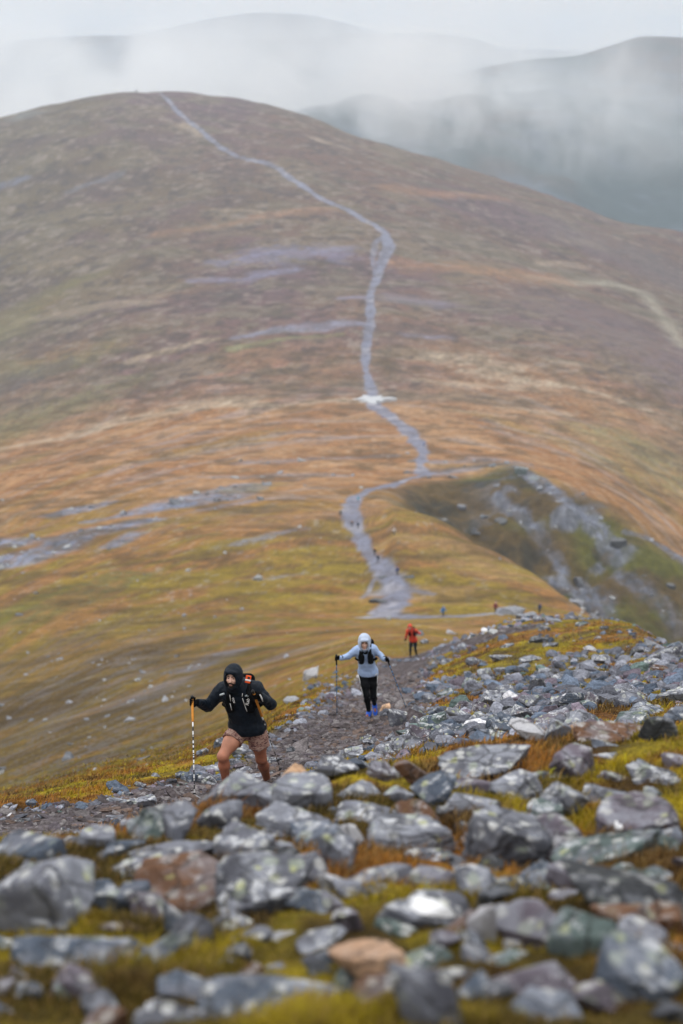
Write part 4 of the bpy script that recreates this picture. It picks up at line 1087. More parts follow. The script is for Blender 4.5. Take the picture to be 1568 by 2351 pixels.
# nearest grid sample of the scree mask
dens = np.zeros(n)
for j in range(n):
    c_ = int(fu[j]); r0 = np.searchsorted(RL[:, c_], math.log(yy[j]))
    if r0 < NR: dens[j] = SM[r0, c_]
pk = seg.random(n) < (dens * 0.34 * sstep(60, 160, yy) + dens * 0.02 + 0.006)
pk &= path_far(xx, yy) < 0.3
pk &= (np.abs(uu - ray(560, 1570)[0]) > 0.03) | (yy > 190)     # bare turf just beyond the first walker
xx = xx[pk]; yy = yy[pk]; zz = Z(xx, yy); dens = dens[pk]
print('far stones', len(xx))
for x, y, z, d in zip(xx, yy, zz, dens):
    s = (0.03 + 0.0011 * y) * math.exp(random.gauss(0, 0.5))
    t = random.choice([(0.24, 0.25, 0.28), (0.30, 0.31, 0.34), (0.16, 0.17, 0.19), (0.34, 0.35, 0.36)])
    items.append((x, y, z + 0.1 * s, s * random.uniform(1, 1.8), s, s * random.uniform(0.4, 0.9), random.uniform(-.4, .4), random.uniform(-.4, .4), random.uniform(0, 6.28), t))
bed('scree', items, TINY, 'grey scree blocks strewn over the far slopes and gully', 'scree')

# white patch and white spot: pale quartz skins standing just proud of their rocks
M_WHITE = simple_mat('white_quartz', (0.78, 0.79, 0.82), 0.6, 0.5, 30, 0.16, nscale=14)
def skin_patch(rock, px, py, w, h, name):
    me = rock.data
    bpy.context.view_layer.update()
    Mw = np.array(Matrix.LocRotScale(rock.location, rock.rotation_euler, rock.scale))
    v = np.empty(len(me.vertices) * 3, np.float32); me.vertices.foreach_get('co', v); v = v.reshape(-1, 3)
    n_ = np.empty(len(me.vertices) * 3, np.float32); me.vertices.foreach_get('normal', n_); n_ = n_.reshape(-1, 3)
    wv = v @ Mw[:3, :3].T + Mw[:3, 3]
    dep = wv[:, 1] * CP - wv[:, 2] * SP
    X = 784 + FP * wv[:, 0] / dep; Y = 1175.5 - FP * (wv[:, 1] * SP + wv[:, 2] * CP) / dep
    dx = (X - px) / (w / 2); dy = (Y - py - 0.25 * (X - px)) / (h / 2)
    wn_ = n_ @ np.linalg.inv(Mw[:3, :3]); wn_ /= np.linalg.norm(wn_, axis=1)[:, None]
    inside = (dx * dx + dy * dy < 1 + 0.25 * np.sin(3 * np.arctan2(dy, dx) + 1)) & ((wn_ * (-wv / np.linalg.norm(wv, axis=1)[:, None])).sum(1) > 0.05)
    f = np.array([p.vertices[:] for p in me.polygons])
    fs = f[inside[f].all(1)]
    if len(fs) == 0: return
    used = np.unique(fs); mp = np.full(len(v), -1); mp[used] = np.arange(len(used))
    m2 = mesh_np(name, v[used] + n_[used] * 0.012, mp[fs])
    obj(name, m2, M_WHITE, rock)
skin_patch(WHITE_ROCK, 784 + 412 / 2, 1664.5 + 838 / 2, 108, 46, 'white_patch')
skin_patch(SPOT_ROCK, 784 + 1268 / 2, 1664.5 + 465 / 2, 28, 26, 'white_spot')
# ---- every rock gets a label that says which one it is: its look, then where it lies next to something one can find
LAND = [('the white-patched rock', 990, 2085), ('the orange-tan smooth stone', 850, 2212), ('the pale lichen-splashed boulder', 85, 2084), ('the pitted grey slab', 1391 - 784 + 0, 2047),
        ('the walker in black', 545, 1700), ('the pale-blue walker', 838, 1560), ('the red-jacketed walker', 945, 1480), ('the brown leaning slab', 949, 1777), ('the rust-faced slab', 1406, 1692),
        ('the white-spotted rock', 1453, 1885), ('the dark-mossed boulder', 337, 1898), ('the tipped-up pale slab', 1291, 1847), ('the upright slate splinter', 1054, 1642), ('the dark green boulder', 1459, 2059),
        ('the blade-like slab', 345, 2202), ('the skyline slabs', 1524, 1507), ('the flat-topped pale block', 1079, 1862), ('the burgundy walker', 1137, 1400), ('the white-faced jagged rock', 1221, 1687),
        ('the tall blocky boulder', 1156, 1949), ('the squarish purple-grey boulder', 1224, 2142), ('the orange-ended low slab', 615, 2309), ('the purple-grey hump', 1291, 1944), ('the gully', 1350, 1250)]
seen_l = set(r[7] for r in ROCKS if r[7])
hashl = {}
for r in ROCKS:
    o, px, py, w, h, t, k, lab = r
    if lab is None:
        ds = sorted(LAND, key=lambda L_: math.hypot(L_[1] - px, (L_[2] - py) * 1.3))
        size = 'large' if w > 130 else ('middling' if w > 70 else ('small' if w > 34 else 'tiny'))
        shp = 'slab' if k == 'slab' else ('upright rock' if h > 1.05 * w else ('low rock' if h < 0.5 * w else 'angular rock'))
        opts = []
        for L_ in ds[:3]:
            dx, dy = px - L_[1], py - L_[2]
            far_ = math.hypot(dx, dy) > 170
            dr = ('right of' if dx > 0 else 'left of') if abs(dx) > 1.8 * abs(dy) else (('below' if dy > 0 else 'above') if abs(dy) > 1.8 * abs(dx) else (('below and ' if dy > 0 else 'above and ') + ('right of' if dx > 0 else 'left of')))
            opts.append(f"{size} {TINTW[t]} {shp} {'well' if far_ else 'close'} {dr} {L_[0]}")
        opts += [f"{opts[0]}, nearer {ds[1][0]} than {ds[2][0]}", f"{opts[1]}, nearer {ds[0][0]} than {ds[2][0]}"]
        opts = [x for x in opts if len(x.split()) <= 16]
        lab = next((x for x in opts if x not in seen_l), opts[0])
    seen_l.add(lab)
    hashl.setdefault(lab, []).append(o)
    o['label'] = lab; o['category'] = 'rock'; o['group'] = 'grey rocks strewn over the fellside'
for lab, os_ in hashl.items():
    if len(os_) > 1:
        for o in os_: o['group'] = 'rocks alike: ' + lab
print('rocks done', len(ROCKS), round(time.time() - T0, 1))
# ------------------------------------------------------------------ grass and moss: blades growing out of the near turf (one uncounted mass)
def near_albedo(x, y):
    a1 = fbm(x * 0.8, y * 0.8, 4, 101); a2 = fbm(x * 3.1, y * 3.1, 4, 102); a3 = fbm(x * 9, y * 9, 3, 103)
    def lp(a, b, t): return a + (np.asarray(b)[None, :] - a) * t[:, None]
    c = np.tile(np.array(NMOSS), (len(x), 1))
    c = lp(c, NORANGE, sstep(-0.12, 0.30, a1 + 0.4 * a2)); c = lp(c, NRUST, sstep(0.12, 0.45, a2 + 0.3 * a3 + 0.2 * a1) * 0.75)
    c = lp(c, (0.095, 0.08, 0.012), sstep(0.15, 0.5, -a1 + 0.35 * a3) * 0.5)
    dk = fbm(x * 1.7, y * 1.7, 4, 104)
    c = lp(c, NDARK, sstep(-0.05, 0.35, dk + 0.45 * sstep(8.5, 4.5, y)) * 0.78)  # as on the ground: brown patches plus painted dimming near the camera
    return c
g_ = np.random.default_rng(17)
NB = 330000
u = g_.uniform(-0.335, 0.335, NB); L_ = g_.uniform(math.log(3.0), math.log(46), NB); y = np.exp(L_); x = u * y
pnm = path_near(x, y)
tus = fbm(x * 1.6, y * 1.6, 3, 401)
ston = sstep(0.02, 0.2, u) * sstep(13, 17, y) * sstep(0.0, 0.25, fbm(x * 0.7, y * 0.5, 3, 161) + 0.10)
ok = (pnm < 0.25 + 0.25 * g_.random(NB)) & (g_.random(NB) < 0.45 + 0.9 * (tus + 0.3)) & (g_.random(NB) > ston * 0.4)
x, y, tus, u = x[ok], y[ok], tus[ok], u[ok]
n = len(x)
z = Z(x, y)
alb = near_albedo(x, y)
hgt = (0.016 + 0.042 * np.clip(tus + 0.35, 0, 1)) * np.exp(g_.normal(0, 0.35, n)) * (0.75 + 0.35 * sstep(-0.1, 0.3, fbm(x * 0.8, y * 0.8, 4, 101)))
wd = 0.0014 + 0.00040 * y * g_.uniform(0.5, 1.2, n)
az = g_.uniform(0, 2 * math.pi, n)
ben = g_.uniform(0.3, 1.3, n) * hgt
bx_ = np.cos(az) * ben + 0.25 * hgt * 0.3; by_ = np.sin(az) * ben + 0.35 * hgt
sx_ = -np.sin(az + 0.6) * wd; sy_ = np.cos(az + 0.6) * wd
sink = 0.015
V = np.zeros((n, 5, 3), np.float32)
V[:, 0] = np.stack([x - sx_, y - sy_, z - sink], -1); V[:, 1] = np.stack([x + sx_, y + sy_, z - sink], -1)
mx_, my_, mz_ = x + 0.3 * bx_, y + 0.3 * by_, z + 0.62 * hgt
V[:, 2] = np.stack([mx_ - 0.75 * sx_, my_ - 0.75 * sy_, mz_], -1); V[:, 3] = np.stack([mx_ + 0.75 * sx_, my_ + 0.75 * sy_, mz_], -1)
V[:, 4] = np.stack([x + bx_, y + by_, z + hgt * g_.uniform(0.75, 1.05, n)], -1)
b0 = (np.arange(n) * 5)[:, None]
F = np.concatenate([b0 + np.array([0, 1, 3]), b0 + np.array([0, 3, 2]), b0 + np.array([2, 3, 4])], 1).reshape(-1, 3)
me = mesh_np('grass', V.reshape(-1, 3), F)
var = np.exp(g_.normal(0.15, 0.38, n))[:, None]
dry = (g_.random(n) < 0.16)[:, None]
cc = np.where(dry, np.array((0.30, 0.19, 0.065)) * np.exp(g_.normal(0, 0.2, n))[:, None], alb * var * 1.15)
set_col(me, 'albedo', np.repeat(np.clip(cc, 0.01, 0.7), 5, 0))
m, nt, b = new_mat('grass_blades')
a = nt.nodes.new('ShaderNodeAttribute'); a.attribute_name = 'albedo'
nt.links.new(a.outputs['Color'], b.inputs['Base Color']); b.inputs['Roughness'].default_value = 0.65; b.inputs['Specular IOR Level'].default_value = 0.2
tr = nt.nodes.new('ShaderNodeBsdfTranslucent'); nt.links.new(a.outputs['Color'], tr.inputs['Color'])
ms = nt.nodes.new('ShaderNodeMixShader'); ms.inputs['Fac'].default_value = 0.3
outn = nt.nodes['Material Output']
nt.links.new(b.outputs['BSDF'], ms.inputs[1]); nt.links.new(tr.outputs['BSDF'], ms.inputs[2]); nt.links.new(ms.outputs['Shader'], outn.inputs['Surface'])
gr_o = obj('grass', me, m)
tag(gr_o, 'yellow-green and orange mountain grass and moss between the rocks', 'grass', kind='stuff')
print('grass', n, round(time.time() - T0, 1))
# ------------------------------------------------------------------ people: continuous bodies grown from a skeleton as one smooth surface
def smin(a, b, k):
    h = np.clip(0.5 + 0.5 * (b - a) / k, 0, 1)
    return b + (a - b) * h - k * h * (1 - h)
def smax(a, b, k): return -smin(-a, -b, k)
def cone(p, a, b, ra, rb):
    a = np.asarray(a, float); b = np.asarray(b, float)
    ba = b - a
    t = np.clip(((p - a) @ ba) / (ba @ ba + 1e-9), 0, 1)
    return np.linalg.norm(p - a - t[:, None] * ba, axis=1) - (ra + (rb - ra) * t)
def ell(p, c, r, R=None):
    q_ = p - np.asarray(c, float)
    if R is not None: q_ = q_ @ R
    r = np.asarray(r, float)
    k0 = np.linalg.norm(q_ / r, axis=1); k1 = np.linalg.norm(q_ / (r * r), axis=1) + 1e-9
    return k0 * (k0 - 1) / k1
def rbox(p, c, h, rad, R=None):
    q_ = p - np.asarray(c, float)
    if R is not None: q_ = q_ @ R
    d = np.abs(q_) - np.asarray(h, float) + rad
    return np.linalg.norm(np.maximum(d, 0), axis=1) + np.minimum(d.max(1), 0) - rad

def surface_net(fn, lo, hi, res):
    lo = np.asarray(lo, float); hi = np.asarray(hi, float)
    n = np.maximum(np.ceil((hi - lo) / res).astype(int) + 1, 4)
    ax = [lo[i] + np.arange(n[i]) * res for i in range(3)]
    G = np.stack(np.meshgrid(*ax, indexing='ij'), -1).reshape(-1, 3)
    # coarse pass first: only the cells near the surface are worked out finely
    cs_ = res * 4
    nc = np.ceil((hi - lo) / cs_).astype(int) + 2
    if n.prod() > 4000:
        Gc = np.stack(np.meshgrid(*[lo[i] + np.arange(nc[i]) * cs_ for i in range(3)], indexing='ij'), -1).reshape(-1, 3)
        Sc = fn(Gc).reshape(nc)
        ii_ = [np.minimum(np.rint(np.arange(n[i]) / 4).astype(int), nc[i] - 1) for i in range(3)]
        S_ = Sc[np.ix_(*ii_)].astype(float).ravel()
        nearm = np.abs(S_) < cs_ * 1.35
        S_[nearm] = fn(G[nearm])
        S_ = S_.reshape(n)
    else:
        S_ = fn(G).reshape(n)
    ins = S_ < 0
    acc = np.zeros((*(n - 1), 3)); cnt = np.zeros(n - 1)
    base = np.stack(np.meshgrid(*[np.arange(k - 1) for k in n], indexing='ij'), -1).astype(float)
    cs = [(i, j, k) for i in (0, 1) for j in (0, 1) for k in (0, 1)]
    def sl(a, o): return a[o[0]:n[0] - 1 + o[0], o[1]:n[1] - 1 + o[1], o[2]:n[2] - 1 + o[2]]
    for i, a in enumerate(cs):
        for b_ in cs[i + 1:]:
            if sum(abs(x - y_) for x, y_ in zip(a, b_)) != 1: continue
            A, B = sl(S_, a), sl(S_, b_)
            ch = (A < 0) != (B < 0)
            t = np.where(ch, A / (A - B + 1e-12), 0)
            pt = np.asarray(a, float) + t[..., None] * (np.asarray(b_, float) - np.asarray(a, float))
            acc += pt * ch[..., None]; cnt += ch
    act = cnt > 0
    vid = np.full(n - 1, -1, dtype=np.int64); vid[act] = np.arange(act.sum())
    V = (base[act] + acc[act] / cnt[act][:, None]) * res + lo
    F = []
    for axis in range(3):
        o1, o2 = [(1, 2), (2, 0), (0, 1)][axis]
        s0 = [slice(1, n[k] - 1) for k in range(3)]; s0[axis] = slice(0, n[axis] - 1)
        s1 = list(s0); s1[axis] = slice(1, n[axis])
        A = ins[tuple(s0)]; B = ins[tuple(s1)]
        w = np.nonzero(A != B)
        if len(w[0]) == 0: continue
        ijk = np.stack(w, -1); off = np.ones(3, int); off[axis] = 0; ijk = ijk + off
        e1 = np.zeros(3, int); e1[o1] = 1; e2 = np.zeros(3, int); e2[o2] = 1
        g = lambda q_: vid[q_[:, 0], q_[:, 1], q_[:, 2]]
        quad = np.stack([g(ijk - e1 - e2), g(ijk - e2), g(ijk), g(ijk - e1)], -1)
        flip = ~A[w]
        quad[flip] = quad[flip][:, ::-1]
        F.append(quad)
    F = np.vstack(F)
    F = F[(F >= 0).all(1)]
    # one round of smoothing
    return V, F

def sdf_obj(name, fn, lo, hi, res, mat, parent):
    V, F = surface_net(fn, lo, hi, res)
    me = mesh_np(name, V, F)
    return obj(name, me, mat, parent)

def tube_mesh(name, pts, rads, seg=10):
    pts = [Vector(p) for p in pts]
    V = []; F = []
    for i, p in enumerate(pts):
        d = (pts[min(i + 1, len(pts) - 1)] - pts[max(i - 1, 0)]).normalized()
        a = d.orthogonal().normalized(); b_ = d.cross(a)
        for k in range(seg):
            t = 2 * math.pi * k / seg
            V.append(p + (a * math.cos(t) + b_ * math.sin(t)) * rads[i])
    for i in range(len(pts) - 1):
        for k in range(seg):
            k2 = (k + 1) % seg
            F.append((i * seg + k, i * seg + k2, (i + 1) * seg + k2, (i + 1) * seg + k))
    n0 = len(V); V.append(pts[0]); V.append(pts[-1])
    me = bpy.data.meshes.new(name)
    F2 = [(k, n0, (k + 1) % seg) for k in range(seg)]; e0 = (len(pts) - 1) * seg
    F2 += [(e0 + k, e0 + (k + 1) % seg, n0 + 1) for k in range(seg)]
    me.from_pydata([tuple(v) for v in V], [], F + F2)
    me.polygons.foreach_set('use_smooth', [True] * len(me.polygons)); me.update()
    return me

def skin_material():
    m = simple_mat('skin', (1, 1, 1), 0.5, 0.2, 120, 0.22, 0.35, nscale=7)
    nt = m.node_tree; N = nt.nodes; L = nt.links
    tc = N.new('ShaderNodeTexCoord'); sp = N.new('ShaderNodeSeparateXYZ'); L.new(tc.outputs['Object'], sp.inputs['Vector'])
    cr = N.new('ShaderNodeValToRGB'); mr = N.new('ShaderNodeMath'); mr.operation = 'DIVIDE'; mr.inputs[1].default_value = 1.8
    L.new(sp.outputs['Z'], mr.inputs[0]); L.new(mr.outputs[0], cr.inputs['Fac'])
    e = cr.color_ramp.elements
    e[0].position = 0.0; e[0].color = (0.27, 0.105, 0.06, 1); e[1].position = 1.0; e[1].color = (0.78, 0.49, 0.39, 1)
    for p, c in ((0.22, (0.27, 0.10, 0.058, 1)), (0.33, (0.45, 0.17, 0.10, 1)), (0.45, (0.54, 0.25, 0.165, 1)), (0.8, (0.78, 0.49, 0.39, 1))): x = e.new(p); x.color = c
    mx = [n for n in N if n.bl_idname == 'ShaderNodeMix'][0]
    L.new(cr.outputs['Color'], mx.inputs['A'])
    return m
M_SKIN = skin_material()
M_FACE = simple_mat('face_skin', (0.52, 0.29, 0.20), 0.5, 0.1, 120, 0.10, 0.4)
M_NAVY = simple_mat('navy_shell_fabric', (0.008, 0.013, 0.022), 0.55, 0.5, 26, 0.3, 0.12)
M_BLACK = simple_mat('black_fabric', (0.004, 0.0045, 0.006), 0.8, 0.3, 90, 0.3, 0.06)
M_TIGHT = simple_mat('black_tights', (0.006, 0.007, 0.009), 0.7, 0.15, 40, 0.3, 0.08)
M_LITHOOD = simple_mat('top_lit_blue_hood_fabric', (0.46, 0.54, 0.71), 0.5, 0.3, 22, 0.08)  # jacket blue painted paler on the hood, as if lit from above
M_PALEBLUE = simple_mat('pale_blue_shell_fabric', (0.33, 0.45, 0.70), 0.5, 0.35, 22, 0.12, 0.35, nscale=8)
M_REDJ = simple_mat('red_shell_fabric', (0.62, 0.055, 0.025), 0.5, 0.3, 20, 0.15, 0.35)
M_HAIR = simple_mat('dark_hair', (0.018, 0.012, 0.009), 0.7, 0.4, 200, 0.3)
M_LIP = simple_mat('lips', (0.36, 0.13, 0.11), 0.45, 0, 40, 0.1)
M_EYE = simple_mat('eye', (0.02, 0.017, 0.015), 0.2, 0, 40, 0.1)
M_ORANGE = simple_mat('orange_plastic', (0.85, 0.10, 0.012), 0.4, 0, 40, 0.06)
M_CORK = simple_mat('orange_cork_grip', (0.62, 0.25, 0.035), 0.7, 0.3, 160, 0.2)
M_OFFW = simple_mat('white_trim', (0.78, 0.79, 0.80), 0.5, 0, 40, 0.05)
M_CLEAR = simple_mat('soft_flask_valve', (0.50, 0.56, 0.60), 0.3, 0, 40, 0.1)
M_DARKPL = simple_mat('black_plastic', (0.012, 0.012, 0.014), 0.4, 0, 40, 0.1)
M_SHOEB = simple_mat('blue_shoe_fabric', (0.018, 0.11, 0.62), 0.5, 0.2, 60, 0.2)
M_SHOED = simple_mat('dark_trail_shoe', (0.03, 0.035, 0.045), 0.6, 0.2, 60, 0.2)
M_BLUEP = simple_mat('blue_anodised_pole', (0.05, 0.20, 0.50), 0.35, 0, 40, 0.15, 0.5)

def shorts_material():
    m, nt, b = new_mat('printed_shorts')
    N = nt.nodes; L = nt.links
    tc = N.new('ShaderNodeTexCoord')
    mp = N.new('ShaderNodeMapping'); mp.inputs['Scale'].default_value = (9, 9, 20); L.new(tc.outputs['Object'], mp.inputs['Vector'])
    n1 = N.new('ShaderNodeTexNoise'); n1.inputs['Scale'].default_value = 1.6; n1.inputs['Detail'].default_value = 6; n1.inputs['Roughness'].default_value = 0.7; n1.inputs['Distortion'].default_value = 1.8
    L.new(mp.outputs['Vector'], n1.inputs['Vector'])
    cr = N.new('ShaderNodeValToRGB'); e = cr.color_ramp.elements
    e[0].position = 0.30; e[0].color = (0.035, 0.012, 0.022, 1); e[1].position = 0.72; e[1].color = (0.72, 0.74, 0.72, 1)
    for p, c in ((0.42, (0.10, 0.04, 0.045, 1)), (0.50, (0.33, 0.18, 0.15, 1)), (0.57, (0.50, 0.36, 0.30, 1)), (0.63, (0.24, 0.11, 0.09, 1))):
        x = e.new(p); x.color = c
    L.new(n1.outputs['Fac'], cr.inputs['Fac']); L.new(cr.outputs['Color'], b.inputs['Base Color'])
    b.inputs['Roughness'].default_value = 0.75; b.inputs['Specular IOR Level'].default_value = 0.2
    return m
M_SHORTS = shorts_material()

def pole_material(name, scale, cols):
    m, nt, b = new_mat(name)
    N = nt.nodes; L = nt.links
    tc = N.new('ShaderNodeTexCoord'); sp = N.new('ShaderNodeSeparateXYZ'); L.new(tc.outputs['Generated'], sp.inputs['Vector'])
    n = N.new('ShaderNodeTexNoise'); n.noise_dimensions = '1D'; n.inputs['Scale'].default_value = scale; n.inputs['Detail'].default_value = 2
    L.new(sp.outputs['Z'], n.inputs['W'])
    cr = N.new('ShaderNodeValToRGB'); cr.color_ramp.interpolation = 'CONSTANT'
    e = cr.color_ramp.elements; e[0].position = 0; e[0].color = (*cols[0], 1); e[1].position = 0.5; e[1].color = (*cols[1], 1)
    L.new(n.outputs['Fac'], cr.inputs['Fac']); L.new(cr.outputs['Color'], b.inputs['Base Color'])
    b.inputs['Roughness'].default_value = 0.35
    return m
M_POLEBW = pole_material('black_white_pole', 16, ((0.01, 0.01, 0.012), (0.75, 0.76, 0.78)))
M_POLEBL = pole_material('blue_black_pole', 14, ((0.02, 0.03, 0.06), (0.07, 0.28, 0.62)))

def pole(tip, top, label, grip_mat, shaft_mat, grip0=0.70, grip1=0.94, rshaft=0.0092):
    """walking pole from its tip on the ground to its handle"""
    tip = Vector(tip); d = Vector(top) - tip
    o = empty('trekking_pole', tip)
    P = lambda t: d * t
    obj('tip', tube_mesh('tip', [P(0.0), P(0.025)], [0.003, 0.006], 8), M_DARKPL, o)
    obj('shaft', tube_mesh('shaft', [P(0.02), P(0.34), P(0.345), P(0.66), P(0.665), P(grip0)], [rshaft * .8, rshaft * .8, rshaft * .9, rshaft * .9, rshaft, rshaft], 10), shaft_mat, o)
    obj('basket', tube_mesh('basket', [P(0.055), P(0.06), P(0.065)], [0.012, 0.022, 0.012], 12), M_DARKPL, o)
    obj('grip', tube_mesh('grip', [P(grip0), P(grip0 + 0.005), P(0.84), P(0.87), P(0.90), P(grip1)], [0.012, 0.0155, 0.0145, 0.0165, 0.0145, 0.016], 12), grip_mat, o)
    ax = d.normalized(); sd = ax.orthogonal().normalized()
    obj('pole_top', tube_mesh('pole_top', [P(grip1), P(grip1 + 0.012), P(grip1 + 0.03) - sd * 0.006, P(1.0) - sd * 0.012], [0.015, 0.019, 0.021, 0.012], 12), M_DARKPL, o)
    tag(o, label, 'walking pole', 'walking poles held by the walkers')
    return o

def hand(p, wrist, grip, axis, side):
    """gloved fist closed on a pole: palm, four curled fingers and a thumb round the grip"""
    wrist = np.asarray(wrist, float); grip = np.asarray(grip, float); a = np.asarray(axis, float); a /= np.linalg.norm(a)
    w = wrist - grip; w = w - a * (w @ a); w /= np.linalg.norm(w) + 1e-9
    s = np.cross(a, w) * side
    palm0 = grip + w * 0.040 + s * 0.012
    d = cone(p, wrist, palm0 + w * 0.02, 0.030, 0.033)
    d = smin(d, cone(p, palm0 - a * 0.028, palm0 + a * 0.028, 0.022, 0.023), 0.02)
    for i, (t, L) in enumerate(((0.036, 1.0), (0.013, 1.08), (-0.010, 1.02), (-0.032, 0.86))):
        base = grip + a * t
        pts = []
        for k in range(6):
            th = math.radians(20 + (205 * L) * k / 5)
            pts.append(base + (w * math.cos(th) + s * math.sin(th)) * (0.031 - 0.002 * k))
        for k in range(5): d = smin(d, cone(p, pts[k], pts[k + 1], 0.0108 - 0.0006 * k, 0.0104 - 0.0006 * k), 0.004)
    base = grip + a * 0.050
    pts = [palm0 + a * 0.025, base + (w * 0.6 - s * 0.8) * 0.030, base + (-w * 0.3 - s * 0.95) * 0.029, base + (-w * 0.95 - s * 0.3) * 0.027]
    for k in range(3): d = smin(d, cone(p, pts[k], pts[k + 1], 0.0130 - 0.001 * k, 0.0118 - 0.001 * k), 0.006)
    return d

def text(s, size, mat, parent, loc, rot, name='lettering'):
    cu = bpy.data.curves.new(name, 'FONT'); cu.body = s; cu.size = size; cu.extrude = 0.0008; cu.align_x = 'CENTER'; cu.align_y = 'CENTER'
    cu.materials.append(mat)
    t_ = bpy.data.objects.new('tmp', cu)
    me = bpy.data.meshes.new_from_object(t_); me.name = name
    bpy.data.objects.remove(t_)
    if len(me.materials) == 0: me.materials.append(mat)
    o = bpy.data.objects.new(name, me); o.location = loc; o.rotation_euler = rot
    return link(o, parent)

def frame_rot(yaw, pitch):
    """columns: right, back, up of a head turned by yaw and nodded by pitch"""
    return np.array((Matrix.Rotation(yaw, 3, 'Z') @ Matrix.Rotation(pitch, 3, 'X')))

def head_sdf(p, c, R):
    q_ = (p - np.asarray(c, float)) @ R                    # x right, y back, z up; face looks to -y
    d = ell(q_, (0, 0.012, 0.035), (0.076, 0.096, 0.100))
    d = smin(d, ell(q_, (0, -0.018, -0.035), (0.060, 0.070, 0.085)), 0.04)
    d = smin(d, ell(q_, (0, -0.060, -0.098), (0.030, 0.026, 0.024)), 0.03)           # chin
    d = smin(d, cone(q_, (0, -0.086, 0.018), (0, -0.112, -0.024), 0.009, 0.0135), 0.012)  # nose
    d = smin(d, cone(q_, (-0.042, -0.072, 0.030), (0.042, -0.072, 0.030), 0.012, 0.012), 0.02)  # brow
    for sx in (-1, 1):
        d = smax(d, -ell(q_, (sx * 0.031, -0.092, 0.010), (0.016, 0.016, 0.011)), 0.012)
        d = smin(d, ell(q_, (sx * 0.036, -0.070, -0.020), (0.024, 0.020, 0.018)), 0.02)
        d = smin(d, ell(q_, (sx * 0.078, 0.015, 0.0), (0.010, 0.020, 0.032)), 0.008)     # ears
    d = smin(d, cone(q_, (-0.016, -0.084, -0.058), (0.016, -0.084, -0.058), 0.008, 0.008), 0.01)
    return d

class Walker:
    """a person standing on the ground; joints are read off the photograph (zoom pixel x, y and a depth in metres)"""
    def __init__(self, root, J, s, ox, oy, phi, label, k=1.0):
        self.o = empty('person', root); self.root = Vector(root)
        tag(self.o, label, 'person')
        cp, sp = math.cos(phi), math.sin(phi)
        self.J = {n: np.array(((x - ox) * s, y, (((oy - zy) * s) - sp * y) / cp)) for n, (x, zy, y) in J.items()}

